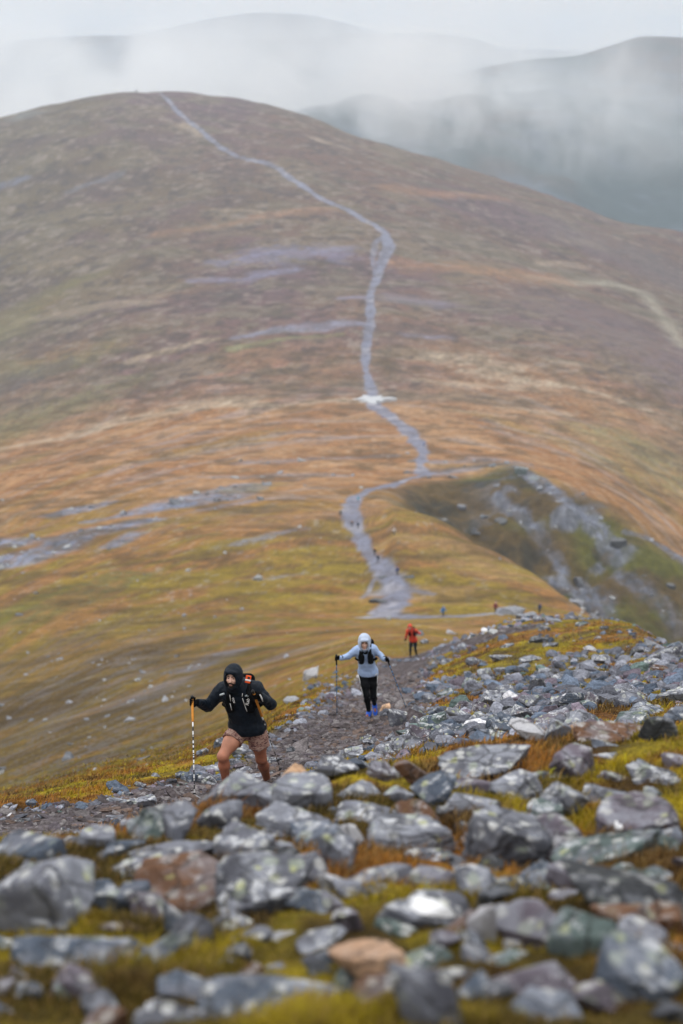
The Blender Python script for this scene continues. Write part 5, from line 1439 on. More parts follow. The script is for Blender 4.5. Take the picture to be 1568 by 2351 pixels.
def build_walker(W, kit, res):
    J = W.J; o = W.o
    g = lambda n: J[n]
    pel, neck = g('pelvis'), g('neck')
    sc = kit.get('girth', 1.0)
    R = frame_rot(kit['yaw'], kit['nod'])
    hc = g('head')
    def legs(p, off=0.0, cut=None):
        d = None
        for s_ in 'LR':
            h, k, a, t = g('hip' + s_), g('knee' + s_), g('ankle' + s_), g('toe' + s_)
            kneef = k + (0, -0.012, 0)
            dd = cone(p, h, k, 0.092 * sc + off, 0.060 * sc + off)
            dd = smin(dd, ell(p, h * 0.55 + k * 0.45 + (0, -0.02, 0), (0.085 * sc + off,) * 3), 0.06)
            dd = smin(dd, ell(p, kneef, (0.056 * sc + off,) * 3), 0.03)
            calf = k * 0.66 + a * 0.34 + np.array((0, 0.022, 0))
            dd = smin(dd, cone(p, k, calf, 0.052 * sc + off, 0.062 * sc + off), 0.025)
            dd = smin(dd, cone(p, calf, a, 0.058 * sc + off, 0.036 * sc + off), 0.03)
            d = dd if d is None else smin(d, dd, 0.015)
        return d
    def torso(p, off=0.0):
        sl, sr, hl, hr = g('shL'), g('shR'), g('hipL'), g('hipR')
        mid = (sl + sr) / 2
        d = cone(p, hl * 0.7 + hr * 0.3 + (0, 0, 0.04), sl * 0.66 + sr * 0.34 + (0, 0, -0.08), 0.118 * sc + off, 0.122 * sc + off)
        d = smin(d, cone(p, hr * 0.7 + hl * 0.3 + (0, 0, 0.04), sr * 0.66 + sl * 0.34 + (0, 0, -0.08), 0.118 * sc + off, 0.122 * sc + off), 0.08)
        d = smin(d, cone(p, sl + (0, 0.02, -0.005), sr + (0, 0.02, -0.005), 0.066 * sc + off, 0.066 * sc + off), 0.08)
        d = smin(d, cone(p, mid + (0, 0.03, 0.015), neck + (0, 0.02, 0.03), 0.095 * sc + off, 0.075 + off), 0.09)
        return d
    def arms(p, off=0.0):
        d = None
        for s_ in 'LR':
            a, e, h = g('sh' + s_), g('el' + s_), g('ha' + s_)
            wr = e + (h - e) * 0.86
            dd = smin(cone(p, a, e, 0.060 * sc + off, 0.047 * sc + off), cone(p, e, wr, 0.046 * sc + off, 0.034 * sc + off), 0.03)
            d = dd if d is None else np.minimum(d, dd)
        return d
    def whole(p):
        d = smin(torso(p, -0.012), legs(p), 0.05)
        d = smin(d, arms(p, -0.010), 0.04)
        for s_ in 'LR':
            h = g('ha' + s_); e = g('el' + s_)
            d = smin(d, cone(p, e + (h - e) * 0.80, e + (h - e) * 0.92, 0.020, 0.020), 0.02)
            a, t = g('ankle' + s_), g('toe' + s_)
            d = smin(d, cone(p, a + (0, 0.02, -0.04), t, 0.030, 0.024), 0.03)
        d = smin(d, cone(p, neck + (0, 0.0, -0.03), hc + R @ np.array((0, 0.01, -0.03)), 0.055, 0.052), 0.03)
        return smin(d, head_sdf(p, hc, R), 0.02)
    allp = np.array(list(J.values())); lo = allp.min(0) - 0.2; hi = allp.max(0) + 0.22
    body = sdf_obj('body', whole, lo, hi, res, M_SKIN, o)
    def wr(p, amp, sc_): return amp * fbm3(p, sc_, 3, 77)
    # --- jacket with hood
    jm = kit['jacket']
    hemz = kit['hem']
    R2 = R
    def hood_out(p):
        q_ = (p - hc) @ R2
        d = ell(q_, (0, 0.022, 0.045), (0.113, 0.131, 0.127))
        d = smin(d, ell(q_, (0, 0.0, -0.045), (0.106, 0.110, 0.112)), 0.06)
        d = smin(d, cone(q_, (-0.050, -0.104, 0.092), (0.050, -0.104, 0.092), 0.016, 0.016), 0.05)     # peak
        return d
    def hood_open(p):
        q_ = (p - hc) @ R2
        d = ell(q_, (kit.get('openx', 0), -0.140, -0.022), (0.074, 0.130, 0.098))
        inner = smin(ell(q_, (0, 0.012, 0.036), (0.088, 0.106, 0.104)), ell(q_, (0, -0.010, -0.045), (0.080, 0.088, 0.094)), 0.05)
        return np.minimum(d, inner)
    def jacket(p):
        d = smin(torso(p, 0.018), arms(p, 0.014), 0.05)
        hl, hr = g('hipL'), g('hipR')
        d = smin(d, ell(p, (hl + hr) / 2 + (0, 0, 0.06), (0.215 * sc, 0.165 * sc, 0.15)), 0.06)
        d = d + wr(p, 0.020, 8.0) + wr(p, 0.008, 22.0)
        d = smax(d, hemz(p) - p[:, 2], 0.01)
        d = smin(d, cone(p, neck + (0, 0.0, -0.02), hc + R @ np.array((0, -0.005, -0.085)), 0.088, 0.082), 0.05)
        if 'hood' not in kit: d = smin(d, hood_out(p) + wr(p, 0.007, 12.0), 0.03)
        return smax(d, -hood_open(p), 0.006)
    jl = np.array((allp[:, 0].min() - 0.1, allp[:, 1].min() - 0.2, pel[2] - 0.22)); jh = hi
    # gloves end the sleeves
    jk = sdf_obj('jacket', jacket, jl, jh, res, jm, o)
    if 'hood' in kit:
        sdf_obj('hood', lambda p: smax(hood_out(p) + wr(p, 0.006, 12.0) - 0.004, -hood_open(p), 0.006), hc - 0.24, hc + 0.24, res * 0.8, kit['hood'], o)
    # --- gloves
    for s_ in 'LR':
        if 'grip' + s_ not in kit: continue
        G_, A_ = kit['grip' + s_]
        h, e = g('ha' + s_), g('el' + s_)
        wrist = e + (h - e) * 0.78
        sd = 1 if s_ == 'L' else -1
        def glove(p, wrist=wrist, G_=G_, A_=A_, e=e, h=h, sd=sd):
            d = hand(p, wrist, G_, A_, sd)
            return smin(d, cone(p, wrist - (h - e) * 0.06, wrist + (h - e) * 0.12, 0.050, 0.038), 0.02)
        c0 = (np.asarray(G_) + wrist) / 2
        sdf_obj('glove', glove, np.minimum(G_, wrist) - 0.085, np.maximum(G_, wrist) + 0.085, min(res * 0.55, 0.006), kit['glove'], o)
    # --- legs
    if kit['legs'] == 'shorts':
        def shorts(p):
            d = None
            for s_ in 'LR':
                h, k = g('hip' + s_), g('knee' + s_)
                end = h + (k - h) * kit['shortlen' + s_]
                dd = cone(p, h + (0, -0.01, 0), end + (0, -0.012, 0), 0.124, 0.132)
                ax = (k - h) / np.linalg.norm(k - h)
                dd = smax(dd, (p - end) @ ax, 0.008)
                d = dd if d is None else smin(d, dd, 0.05)
            hl, hr = g('hipL'), g('hipR')
            d = smin(d, ell(p, (hl + hr) / 2 + (0, 0, 0.03), (0.185, 0.145, 0.14)), 0.05)
            d = d + wr(p, 0.012, 13.0)
            inner = legs(p, 0.004)
            return smax(d, -smax(inner, (pel[2] - 0.05) * 0 + p[:, 2] - (pel[2] - 0.06), 0.01), 0.004)
        sdf_obj('shorts', shorts, np.array((-0.5, -0.55, pel[2] - 0.42)), np.array((0.5, 0.5, pel[2] + 0.2)), res, M_SHORTS, o)
    else:
        def tights(p):
            d = legs(p, 0.006)
            hl, hr = g('hipL'), g('hipR')
            d = smin(d, ell(p, (hl + hr) / 2 + (0, 0, 0.03), (0.165 * sc, 0.125 * sc, 0.13)), 0.05)
            d = d + wr(p, 0.004, 18.0)
            for s_ in 'LR':
                a, k = g('ankle' + s_), g('knee' + s_)
                ax = (a - k) / np.linalg.norm(a - k)
            return d
        lo2 = np.minimum.reduce([g('ankleL'), g('ankleR'), g('hipL'), g('kneeL'), g('kneeR')]) - 0.2
        hi2 = np.maximum.reduce([g('ankleL'), g('ankleR'), g('hipL'), g('hipR'), g('kneeL'), g('kneeR')]) + 0.25
        sdf_obj('tights', tights, lo2, hi2, res, kit['tights'], o)
    for s_ in 'LR':
        a, t, k = g('ankle' + s_), g('toe' + s_), g('knee' + s_)
        up = (k - a) / np.linalg.norm(k - a)
        fw = t - a; fw = fw - up * (fw @ up) * 0.3; fw /= np.linalg.norm(fw)
        heel = a - fw * 0.05 - up * 0.055; ball = a + fw * 0.135 - up * 0.062
        def shoe(p, heel=heel, ball=ball, a=a, fw=fw, up=up):
            d = smin(cone(p, heel, ball, 0.040, 0.043), cone(p, a - up * 0.01, a + fw * 0.05 - up * 0.03, 0.046, 0.042), 0.03)
            d = smin(d, cone(p, ball, ball + fw * 0.055 + up * 0.004, 0.042, 0.033), 0.02)
            return d
        sh = sdf_obj('shoe', shoe, np.minimum(heel, ball) - 0.12, np.maximum(np.maximum(heel, ball), a) + 0.12, min(res, 0.009), kit['shoe'], o)
        def sole(p, heel=heel, ball=ball, fw=fw, up=up):
            d = smin(cone(p, heel - up * 0.03, ball - up * 0.028, 0.043, 0.047), cone(p, ball - up * 0.028, ball + fw * 0.06 - up * 0.02, 0.046, 0.036), 0.02)
            return smax(d, (p - heel) @ up + 0.022, 0.004)
        sdf_obj('sole', sole, np.minimum(heel, ball) - 0.12, np.maximum(heel, ball) + 0.12, min(res, 0.009), kit.get('sole', M_DARKPL), sh)
        if kit['legs'] == 'shorts':
            obj('sock', tube_mesh('sock', [a - up * 0.01, a + up * 0.04, a + up * 0.075], [0.047, 0.045, 0.046], 14), M_BLACK, o)
    # --- face
    hw = lambda v: hc + R @ np.array(v)
    for sx in (-1, 1):
        e = hw((sx * 0.031, -0.076, 0.010))
        sdf_obj('eye', lambda p: ell(p, e, (0.0135, 0.010, 0.0065), R), e - 0.025, e + 0.025, 0.004, M_EYE, o)
        if kit.get('face', 1):
            b0 = hw((sx * 0.012, -0.096, 0.033)); b1 = hw((sx * 0.034, -0.096, 0.041)); b2 = hw((sx * 0.052, -0.080, 0.034))
            obj('eyebrow', tube_mesh('eyebrow', [b0, b1, b2], [0.0055, 0.006, 0.003], 8), M_HAIR, o)
    if kit.get('beard'):
        def beard(p):
            q_ = (p - hc) @ R
            d = whole(p) - 0.0055
            jaw = np.minimum(ell(q_, (0, -0.035, -0.110), (0.088, 0.105, 0.058)), cone(q_, (-0.030, -0.10, -0.052), (0.030, -0.10, -0.052), 0.014, 0.014))
            for sx in (-1, 1): jaw = np.minimum(jaw, cone(q_, (sx * 0.036, -0.10, -0.050), (sx * 0.060, -0.05, -0.090), 0.013, 0.02))
            d = smax(d, jaw, 0.003)
            mouth = ell(q_, (0, -0.105, -0.070), (0.024, 0.05, 0.0125))
            return smax(d, -mouth, 0.002)
        sdf_obj('beard', beard, hc - 0.17, hc + 0.12, 0.0045, M_HAIR, o)
    obj('mouth', tube_mesh('mouth', [hw((-0.021, -0.083, -0.068)), hw((0, -0.094, -0.070)), hw((0.021, -0.083, -0.068))], [0.003, 0.0065, 0.003], 8), M_LIP, o)
    # --- running vest
    vs_ = kit['vest']
    def vest(p):
        d = None
        for s_, sx in (('L', 1), ('R', -1)):
            a = g('sh' + s_); m_ = (g('shL') + g('shR')) / 2
            top = a * 0.58 + m_ * 0.42 + np.array((0, -0.01, 0.098)); ch = top + np.array((0.0, -0.155, -0.115)); bt = (g('hip' + s_) * 0.35 + a * 0.65) * 0.72 + (pel * 0.35 + m_ * 0.65) * 0.28 + np.array((0, -0.155, -0.01))
            dd = cone(p, top, ch, 0.030, 0.034)
            dd = smin(dd, cone(p, ch, ch * 0.6 + bt * 0.4, 0.034, 0.045), 0.02)
            dd = smin(dd, cone(p, top, top + np.array((0, 0.14, -0.06)), 0.030, 0.034), 0.02)
            pouch = rbox(p, ch * 0.35 + bt * 0.65 + np.array((0, -0.012, 0.0)), (0.054, 0.040, 0.095), 0.040, frame_rot(0, math.radians(-8)))
            dd = smin(dd, pouch, 0.04)
            dd = smin(dd, cone(p, bt + (0, 0.02, 0.02), bt + np.array((-sx * 0.10, 0.16, 0.0)), 0.034, 0.03), 0.03)
            d = dd if d is None else np.minimum(d, dd)
        m_ = (g('shL') + g('shR')) / 2
        back = m_ * 0.72 + pel * 0.28 + np.array((kit.get('packx', 0.03), 0.185, 0.06))
        d = np.minimum(d, rbox(p, back, (0.125, 0.075, 0.205), 0.07, frame_rot(0, math.radians(-10))))
        d = np.minimum(d, cone(p, back + (-0.13, -0.05, -0.08), back + (0.13, -0.05, -0.08), 0.05, 0.05))
        return d + 0.004 * fbm3(p, 18.0, 2, 5)
    ve = sdf_obj('running_vest', vest, np.array((-0.45, -0.45, pel[2] - 0.1)), np.array((0.45, 0.5, neck[2] + 0.2)), res, vs_, o)
    return o, R, ve

# ---------- first walker: black jacket, printed shorts, two poles
ph1 = math.radians(28.5)
def z1(zx, zy): return (700 + zx / 2.851) / 1.7423, (2500 + zy / 2.851) / 1.7423
g1 = at(*z1(760, 1880))
s1_ = (g1.y * CP - g1.z * SP) / FP * 0.2013
JT1 = {'pelvis': (838,1165,.06), 'hipL': (732,1185,.05), 'hipR': (944,1190,.08), 'kneeL': (578,1472,-.26), 'ankleL': (602,1795,-.20), 'toeL': (590,1870,-.34),
       'kneeR': (985,1500,.10), 'ankleR': (1042,1760,.33), 'toeR': (1050,1800,.22), 'neck': (748,735,-.05), 'head': (706,628,-.17), 'shL': (578,742,-.01), 'shR': (950,738,-.0),
       'elL': (408,925,-.03), 'haL': (262,910,-.24), 'elR': (1105,905,-.03), 'haR': (962,868,-.30)}
w1 = Walker(g1, JT1, s1_, 760, 1880, ph1, 'bearded walker in black hooded jacket and printed shorts, striding uphill with two poles')
def local1(zx, zy, y): return np.array(((zx - 760) * s1_, y, (((1880 - zy) * s1_) - math.sin(ph1) * y) / math.cos(ph1)))
tipL = at(*z1(222, 1958)); tipR = at(*z1(1218, 1650))
topL = Vector(local1(262, 826, -.27)) + g1; topR = Vector(local1(932, 772, -.36)) + g1
def on_pole(tip, top, t, root): return np.array(tip + (top - tip) * t - root)
axL = np.array((topL - tipL).normalized()); axR = np.array((topR - tipR).normalized())
GL = on_pole(tipL, topL, 1 - 0.085 / (topL - tipL).length, g1); GR = on_pole(tipR, topR, 1 - 0.12 / (topR - tipR).length, g1)
w1.J['haL'] = GL + np.array((0.045, 0.03, -0.01)); w1.J['haR'] = GR + np.array((0.045, 0.03, -0.01))
hipz = w1.J['pelvis'][2]
kit1 = dict(jacket=M_NAVY, glove=M_BLACK, vest=M_BLACK, shoe=M_SHOED, legs='shorts', shortlenL=0.42, shortlenR=0.52, yaw=math.radians(-14), nod=math.radians(-8), beard=True, openx=-0.006, girth=1.14,
            hem=lambda p: hipz - 0.035 + 0.06 * np.clip(-p[:, 0] - 0.02, 0, 0.2) / 0.2 * 1.5, gripL=(GL, axL), gripR=(GR, axR))
o1, R1, v1 = build_walker(w1, kit1, 0.010)
m_ = (w1.J['shL'] + w1.J['shR']) / 2
def front(zx, zy, y): return Vector(local1(zx, zy, y))
# orange beacon clipped to the strap
def rbox_obj(name, c, h, rad, R, mat, parent, res=0.006):
    return sdf_obj(name, lambda p: rbox(p, c, h, rad, R), np.asarray(c) - max(h) * 1.6, np.asarray(c) + max(h) * 1.6, res, mat, parent)
Rb = np.array(Matrix.Rotation(math.radians(12), 3, 'Y') @ Matrix.Rotation(math.radians(-25), 3, 'X'))
bc = np.array(front(872, 645, -.16))
be = rbox_obj('beacon', bc, (0.034, 0.016, 0.048), 0.008, Rb, M_ORANGE, v1)
rbox_obj('beacon_strap', bc + Rb @ np.array((0, -0.006, -0.012)), (0.036, 0.016, 0.011), 0.004, Rb, M_OFFW, v1, 0.005)
rbox_obj('beacon_screen', bc + Rb @ np.array((0.004, -0.010, 0.018)), (0.016, 0.010, 0.014), 0.003, Rb, M_DARKPL, v1, 0.004)
for (a, b_) in (((565, 815), (610, 800)), ((845, 825), (870, 830))):
    obj('flask_valve', tube_mesh('flask_valve', [front(*a, -.22), front((a[0] + b_[0]) / 2, a[1] - 6, -.235), front(*b_, -.22)], [0.012, 0.013, 0.011], 10), M_CLEAR, v1)
for pts in ([(672, 815), (678, 880)], [(672, 905), (688, 975)], [(812, 800), (806, 830)], [(810, 850), (836, 935)], [(838, 940), (856, 990)]):
    obj('reflective_strip', tube_mesh('reflective_strip', [front(*pts[0], -.235), front(*pts[1], -.225)], [0.004, 0.004], 6), M_OFFW, v1)
text('Rab', 0.062, M_OFFW, v1, front(868, 890, -.265), (math.radians(75), math.radians(-80), 0))
text('eov', 0.052, M_OFFW, v1, front(715, 872, -.235), (math.radians(80), math.radians(78), 0))
for k in range(2):
    obj('cuff_trim', tube_mesh('cuff_trim', [front(1003 + 10 * k, 815, -.33), front(1022 + 8 * k, 850, -.335), front(1035 + 6 * k, 890, -.325)], [0.003, 0.0045, 0.003], 6), M_OFFW, o1)
pole(tipL, topL, 'black and white walking pole with orange grip, upright in the black-clad walker\'s outstretched hand', M_CORK, M_POLEBW, 0.74, 0.965)
pole(tipR, topR, 'slanted black and white pole with orange grip, held against the black-clad walker\'s chest', M_CORK, M_POLEBW, 0.70, 0.965)

# ---------- second walker: pale blue jacket, black tights, blue shoes
ph2 = math.radians(25.5)
def z2(zx, zy): return (1250 + zx / 3.136) / 1.7423, (2400 + zy / 3.136) / 1.7423
g2 = at(*z2(700, 1440))
s2_ = (g2.y * CP - g2.z * SP) / FP * 0.183
JT2 = {'pelvis': (694,890,.04), 'hipL': (640,915,.03), 'hipR': (748,915,.05), 'kneeL': (674,1165,-.12), 'ankleL': (706,1368,-.02), 'toeL': (672,1440,-.16),
       'kneeR': (762,1175,.0), 'ankleR': (782,1280,.30), 'toeR': (788,1362,.22), 'neck': (655,620,-.06), 'head': (645,528,-.15), 'shL': (562,608,-.01), 'shR': (752,605,.0),
       'elL': (450,690,-.02), 'haL': (322,738,-.14), 'elR': (842,668,-.02), 'haR': (925,742,-.14)}
w2 = Walker(g2, JT2, s2_, 700, 1440, ph2, 'walker in pale blue hooded jacket and black tights, arms spread with two poles')
def local2(zx, zy, y): return np.array(((zx - 700) * s2_, y, (((1440 - zy) * s2_) - math.sin(ph2) * y) / math.cos(ph2)))
tipL = at(*z2(306, 1425)); tipR = at(*z2(1185, 1345))
topL = Vector(local2(302, 676, -.16)) + g2; topR = Vector(local2(912, 698, -.18)) + g2
axL = np.array((topL - tipL).normalized()); axR = np.array((topR - tipR).normalized())
GL = on_pole(tipL, topL, 1 - 0.09 / (topL - tipL).length, g2); GR = on_pole(tipR, topR, 1 - 0.09 / (topR - tipR).length, g2)
w2.J['haL'] = GL + np.array((0.045, 0.02, 0.0)); w2.J['haR'] = GR + np.array((-0.045, 0.02, 0.0))
hip2 = w2.J['pelvis'][2]
kit2 = dict(jacket=M_PALEBLUE, hood=M_LITHOOD, glove=M_BLACK, vest=M_BLACK, shoe=M_SHOEB, sole=M_DARKPL, legs='tights', tights=M_TIGHT, yaw=math.radians(0), nod=math.radians(2), girth=0.92,
            hem=lambda p: hip2 - 0.03 + 0 * p[:, 0], gripL=(GL, axL), gripR=(GR, axR))
o2, R2_, v2 = build_walker(w2, kit2, 0.0125)
front2 = lambda x, y_, d: Vector(local2(x, y_, d))
bc = np.array(front2(588, 556, -.14))
rbox_obj('beacon', bc, (0.022, 0.014, 0.038), 0.006, None, M_ORANGE, v2); rbox_obj('beacon_strap', bc + (0, -0.006, 0.0), (0.024, 0.014, 0.014), 0.004, None, M_OFFW, v2)
def hipstripe(side, k):
    h, kn = w2.J['hip' + side], w2.J['knee' + side]; sx = -1 if side == 'L' else 1
    pts = [h * (1 - t) + kn * t + np.array((sx * (0.105 - 0.035 * t) * 0.93, -0.045 + 0.02 * k, 0)) for t in (0.0, 0.35, 0.7, 1.0)]
    return tube_mesh('side_stripe', [Vector(p) for p in pts], [0.006] * 4, 6)
tg = [c for c in o2.children if c.name.startswith('tights')][0]
for k in range(3):
    obj('side_stripe', hipstripe('R', k), M_OFFW, tg)
    if k < 2: obj('side_stripe', hipstripe('L', k), M_OFFW, tg)
for k in range(3):   # three slanted bars of the emblem on the hip
    c = np.array(front2(782 + 9 * k, 922 - 5 * k, -.13)) ; hgt_ = 0.010 + 0.009 * k
    obj('emblem_bar', tube_mesh('emblem_bar', [Vector(c + (-0.008, 0, -0.012)), Vector(c + (0.004, 0, hgt_))], [0.005, 0.005], 6), M_OFFW, tg)
sdf_obj('neck_gaiter', lambda p: cone(p, w2.J['neck'] + (0, -0.04, 0.0), w2.J['head'] + R2_ @ np.array((0, -0.035, -0.105)), 0.075, 0.062), w2.J['neck'] - 0.15, w2.J['neck'] + 0.2, 0.012, M_BLACK, o2)
pole(tipL, topL, 'blue walking pole standing upright in the pale-blue walker\'s outstretched glove', M_DARKPL, M_POLEBL, 0.86, 0.97, 0.0085)
pole(tipR, topR, 'light blue pole slanting down to the rocks beside the pale-blue walker', M_DARKPL, M_POLEBL, 0.86, 0.97, 0.0085)

# ---------- third walker: red jacket
ph3 = math.radians(23.5)
g3 = at(*z2(1265, 715))
s3_ = (g3.y * CP - g3.z * SP) / FP * 0.183 * 0.95
JT3 = {'pelvis': (1262,495,.03), 'hipL': (1232,503,.03), 'hipR': (1290,503,.04), 'kneeL': (1224,608,-.06), 'ankleL': (1224,692,.0), 'toeL': (1218,718,-.14),
       'kneeR': (1286,605,-.05), 'ankleR': (1308,690,.06), 'toeR': (1312,716,-.10), 'neck': (1222,362,-.05), 'head': (1212,326,-.10), 'shL': (1186,372,-.01), 'shR': (1286,368,.0),
       'elL': (1166,440,.02), 'haL': (1152,498,-.10), 'elR': (1342,405,-.02), 'haR': (1300,396,-.18)}
w3 = Walker(g3, JT3, s3_, 1265, 715, ph3, 'walker in bright red hooded jacket and dark tights on the upper path')
tip3 = at(*z2(1180, 682)); top3 = Vector(((1148 - 1265) * s3_, -.12, ((715 - 478) * s3_ + math.sin(ph3) * .12) / math.cos(ph3))) + g3
ax3 = np.array((top3 - tip3).normalized()); G3 = on_pole(tip3, top3, 0.93, g3)
w3.J['haL'] = G3 + np.array((0.04, 0.02, 0.0))
hip3 = w3.J['pelvis'][2]
M_DTEAL = simple_mat('dark_teal_tights', (0.010, 0.018, 0.024), 0.6, 0.1, 40, 0.2)
kit3 = dict(jacket=M_REDJ, glove=M_BLACK, vest=M_BLACK, shoe=M_SHOED, legs='tights', tights=M_DTEAL, yaw=math.radians(-5), nod=math.radians(0),
            hem=lambda p: hip3 - 0.06 + 0 * p[:, 0], gripL=(G3, ax3), gripR=(w3.J['haR'], np.array((0.1, 0.2, 1.0))))
o3, R3, v3 = build_walker(w3, kit3, 0.018)
pole(tip3, top3, 'thin dark walking pole in the red-jacketed walker\'s hand', M_DARKPL, M_DARKPL, 0.86, 0.97, 0.008)
print('near people', round(time.time() - T0, 1))
# ------------------------------------------------------------------ walkers far down the path: one small continuous figure each, coloured by its clothes
def far_figure(pose):
    st = 0.16 * pose['step']; J = {
        'pel': (0, 0, 0.95), 'nk': (0, -0.10, 1.44), 'hd': (0, -0.17, 1.62),
        'hL': (-0.09, 0, 0.93), 'hR': (0.09, 0, 0.93), 'kL': (-0.11, -0.18 - st, 0.52), 'kR': (0.10, 0.02, 0.48), 'aL': (-0.11, -0.10 - st, 0.09), 'aR': (0.11, 0.22 + st, 0.10),
        'sL': (-0.19, -0.08, 1.38), 'sR': (0.19, -0.08, 1.38), 'eL': (-0.28 - pose['arm'], -0.12, 1.14), 'eR': (0.27 + pose['arm'] * 0.5, -0.05, 1.12), 'wL': (-0.30 - pose['arm'] * 1.6, -0.34, 1.06), 'wR': (0.29 + pose['arm'], -0.28, 1.05)}
    J = {k: np.array(v) for k, v in J.items()}
    def leg(p):
        d = 9.0
        for s_ in 'LR':
            dd = smin(cone(p, J['h' + s_], J['k' + s_], 0.095, 0.065), cone(p, J['k' + s_], J['a' + s_], 0.062, 0.042), 0.04)
            dd = smin(dd, cone(p, J['a' + s_] + (0, 0.03, -0.04), J['a' + s_] + (0, -0.15, -0.05), 0.045, 0.04), 0.03)
            d = np.minimum(d, dd)
        return d
    def top(p):
        d = smin(cone(p, J['pel'] + (-0.04, 0, 0), (J['sL'] * 0.5 + J['nk'] * 0.5) + (0, 0, -0.1), 0.15, 0.13), cone(p, J['pel'] + (0.04, 0, 0), (J['sR'] * 0.5 + J['nk'] * 0.5) + (0, 0, -0.1), 0.15, 0.13), 0.06)
        d = smin(d, cone(p, J['sL'], J['sR'], 0.075, 0.075), 0.06)
        for s_ in 'LR': d = smin(d, smin(cone(p, J['s' + s_], J['e' + s_], 0.066, 0.054), cone(p, J['e' + s_], J['w' + s_], 0.052, 0.042), 0.03), 0.03)
        return d
    def hood(p): return smin(ell(p, J['hd'], (0.115, 0.13, 0.145)), cone(p, J['nk'], J['hd'], 0.08, 0.08), 0.04)
    def face(p): return ell(p, J['hd'] + (0, -0.055, -0.02), (0.07, 0.09, 0.095))
    def hands(p): return np.minimum(ell(p, J['wL'] + (0, -0.05, 0), (0.05, 0.07, 0.05)), ell(p, J['wR'] + (0, -0.05, 0), (0.05, 0.07, 0.05)))
    def pack(p): return np.minimum(rbox(p, (0, 0.15, 1.22), (0.14, 0.09, 0.22), 0.06), np.minimum(cone(p, (-0.1, -0.1, 1.44), (-0.1, -0.2, 1.15), 0.04, 0.05), cone(p, (0.1, -0.1, 1.44), (0.1, -0.2, 1.15), 0.04, 0.05)))
    fns = [top, leg, hood, face, hands, pack]
    def whole(p):
        d = smin(top(p), leg(p), 0.05); d = smin(d, hood(p), 0.04); d = smin(d, face(p), 0.02); d = smin(d, hands(p), 0.03); return smin(d, pack(p), 0.01)
    V, F = surface_net(whole, (-0.75, -0.65, -0.05), (0.75, 0.65, 1.85), 0.032)
    cen = V[F].mean(1)
    mi = np.argmin(np.stack([f(cen) + b_ for f, b_ in zip(fns, (0, 0.005, 0.0, -0.012, -0.005, -0.006))], -1), 1)
    return V, F, mi
POSES = [far_figure(dict(step=1, arm=0.05)), far_figure(dict(step=0.3, arm=0.16)), far_figure(dict(step=-0.5, arm=0.0))]
_fc = {}
def cloth(c):
    if c not in _fc: _fc[c] = simple_mat('walking_clothes', c, 0.6, 0, 20, 0.12)
    return _fc[c]
DKL = (0.010, 0.012, 0.018)
FARP = [
 (1017,1417,(0.03,0.22,0.62),DKL,None,1,'walker in bright blue jacket on the pale path behind the red-jacketed one'),
 (1137,1405,(0.24,0.03,0.05),DKL,(0.55,0.35,0.35),0,'walker in burgundy jacket with pale hood by the crest rocks'),
 (1238,1414,(0.02,0.045,0.14),DKL,None,2,'walker in dark blue half hidden behind the crest of rocks'),
 (912,1326,(0.02,0.05,0.22),DKL,None,1,'walker in dark blue beside the flat dark rock on the far path'),
 (868,1296,(0.012,0.025,0.05),DKL,None,0,'black-clad walker just below the orange-hooded one'),
 (860,1274,(0.05,0.04,0.05),DKL,(0.75,0.22,0.03),2,'walker with an orange hood on the far path'),
 (905,1225,(0.72,0.70,0.72),DKL,None,1,'walker in a white top off the path in the orange grass'),
 (822,1206,(0.015,0.035,0.09),DKL,None,0,'dark navy walker, right one of the pair at the path bend'),
 (808,1204,(0.02,0.02,0.02),DKL,(0.65,0.22,0.05),2,'dark walker with orange cap, left one of the pair at the bend'),
 (782,1189,(0.015,0.07,0.10),DKL,None,1,'walker in dark teal apart on the turf left of the bend'),
 (822,1146,(0.03,0.42,0.62),(0.02,0.05,0.08),None,0,'walker in cyan jacket where the path turns below the gully head'),
 (972,1028,(0.04,0.12,0.42),DKL,None,2,'small blue figure on the right-hand bend of the path below the pool'),
 (878,963,(0.07,0.16,0.62),(0.4,0.3,0.4),None,1,'farthest small blue figure on the path just below the pool'),
 (347,216,(0.10,0.14,0.16),DKL,None,0,'tiny grey figure on the summit skyline nearest the cairn'),
 (355,216,(0.12,0.15,0.17),DKL,None,1,'tiny grey figure on the summit skyline, middle of three'),
 (363,217,(0.06,0.12,0.16),DKL,None,2,'tiny teal figure on the summit skyline where the path tops out'),
]
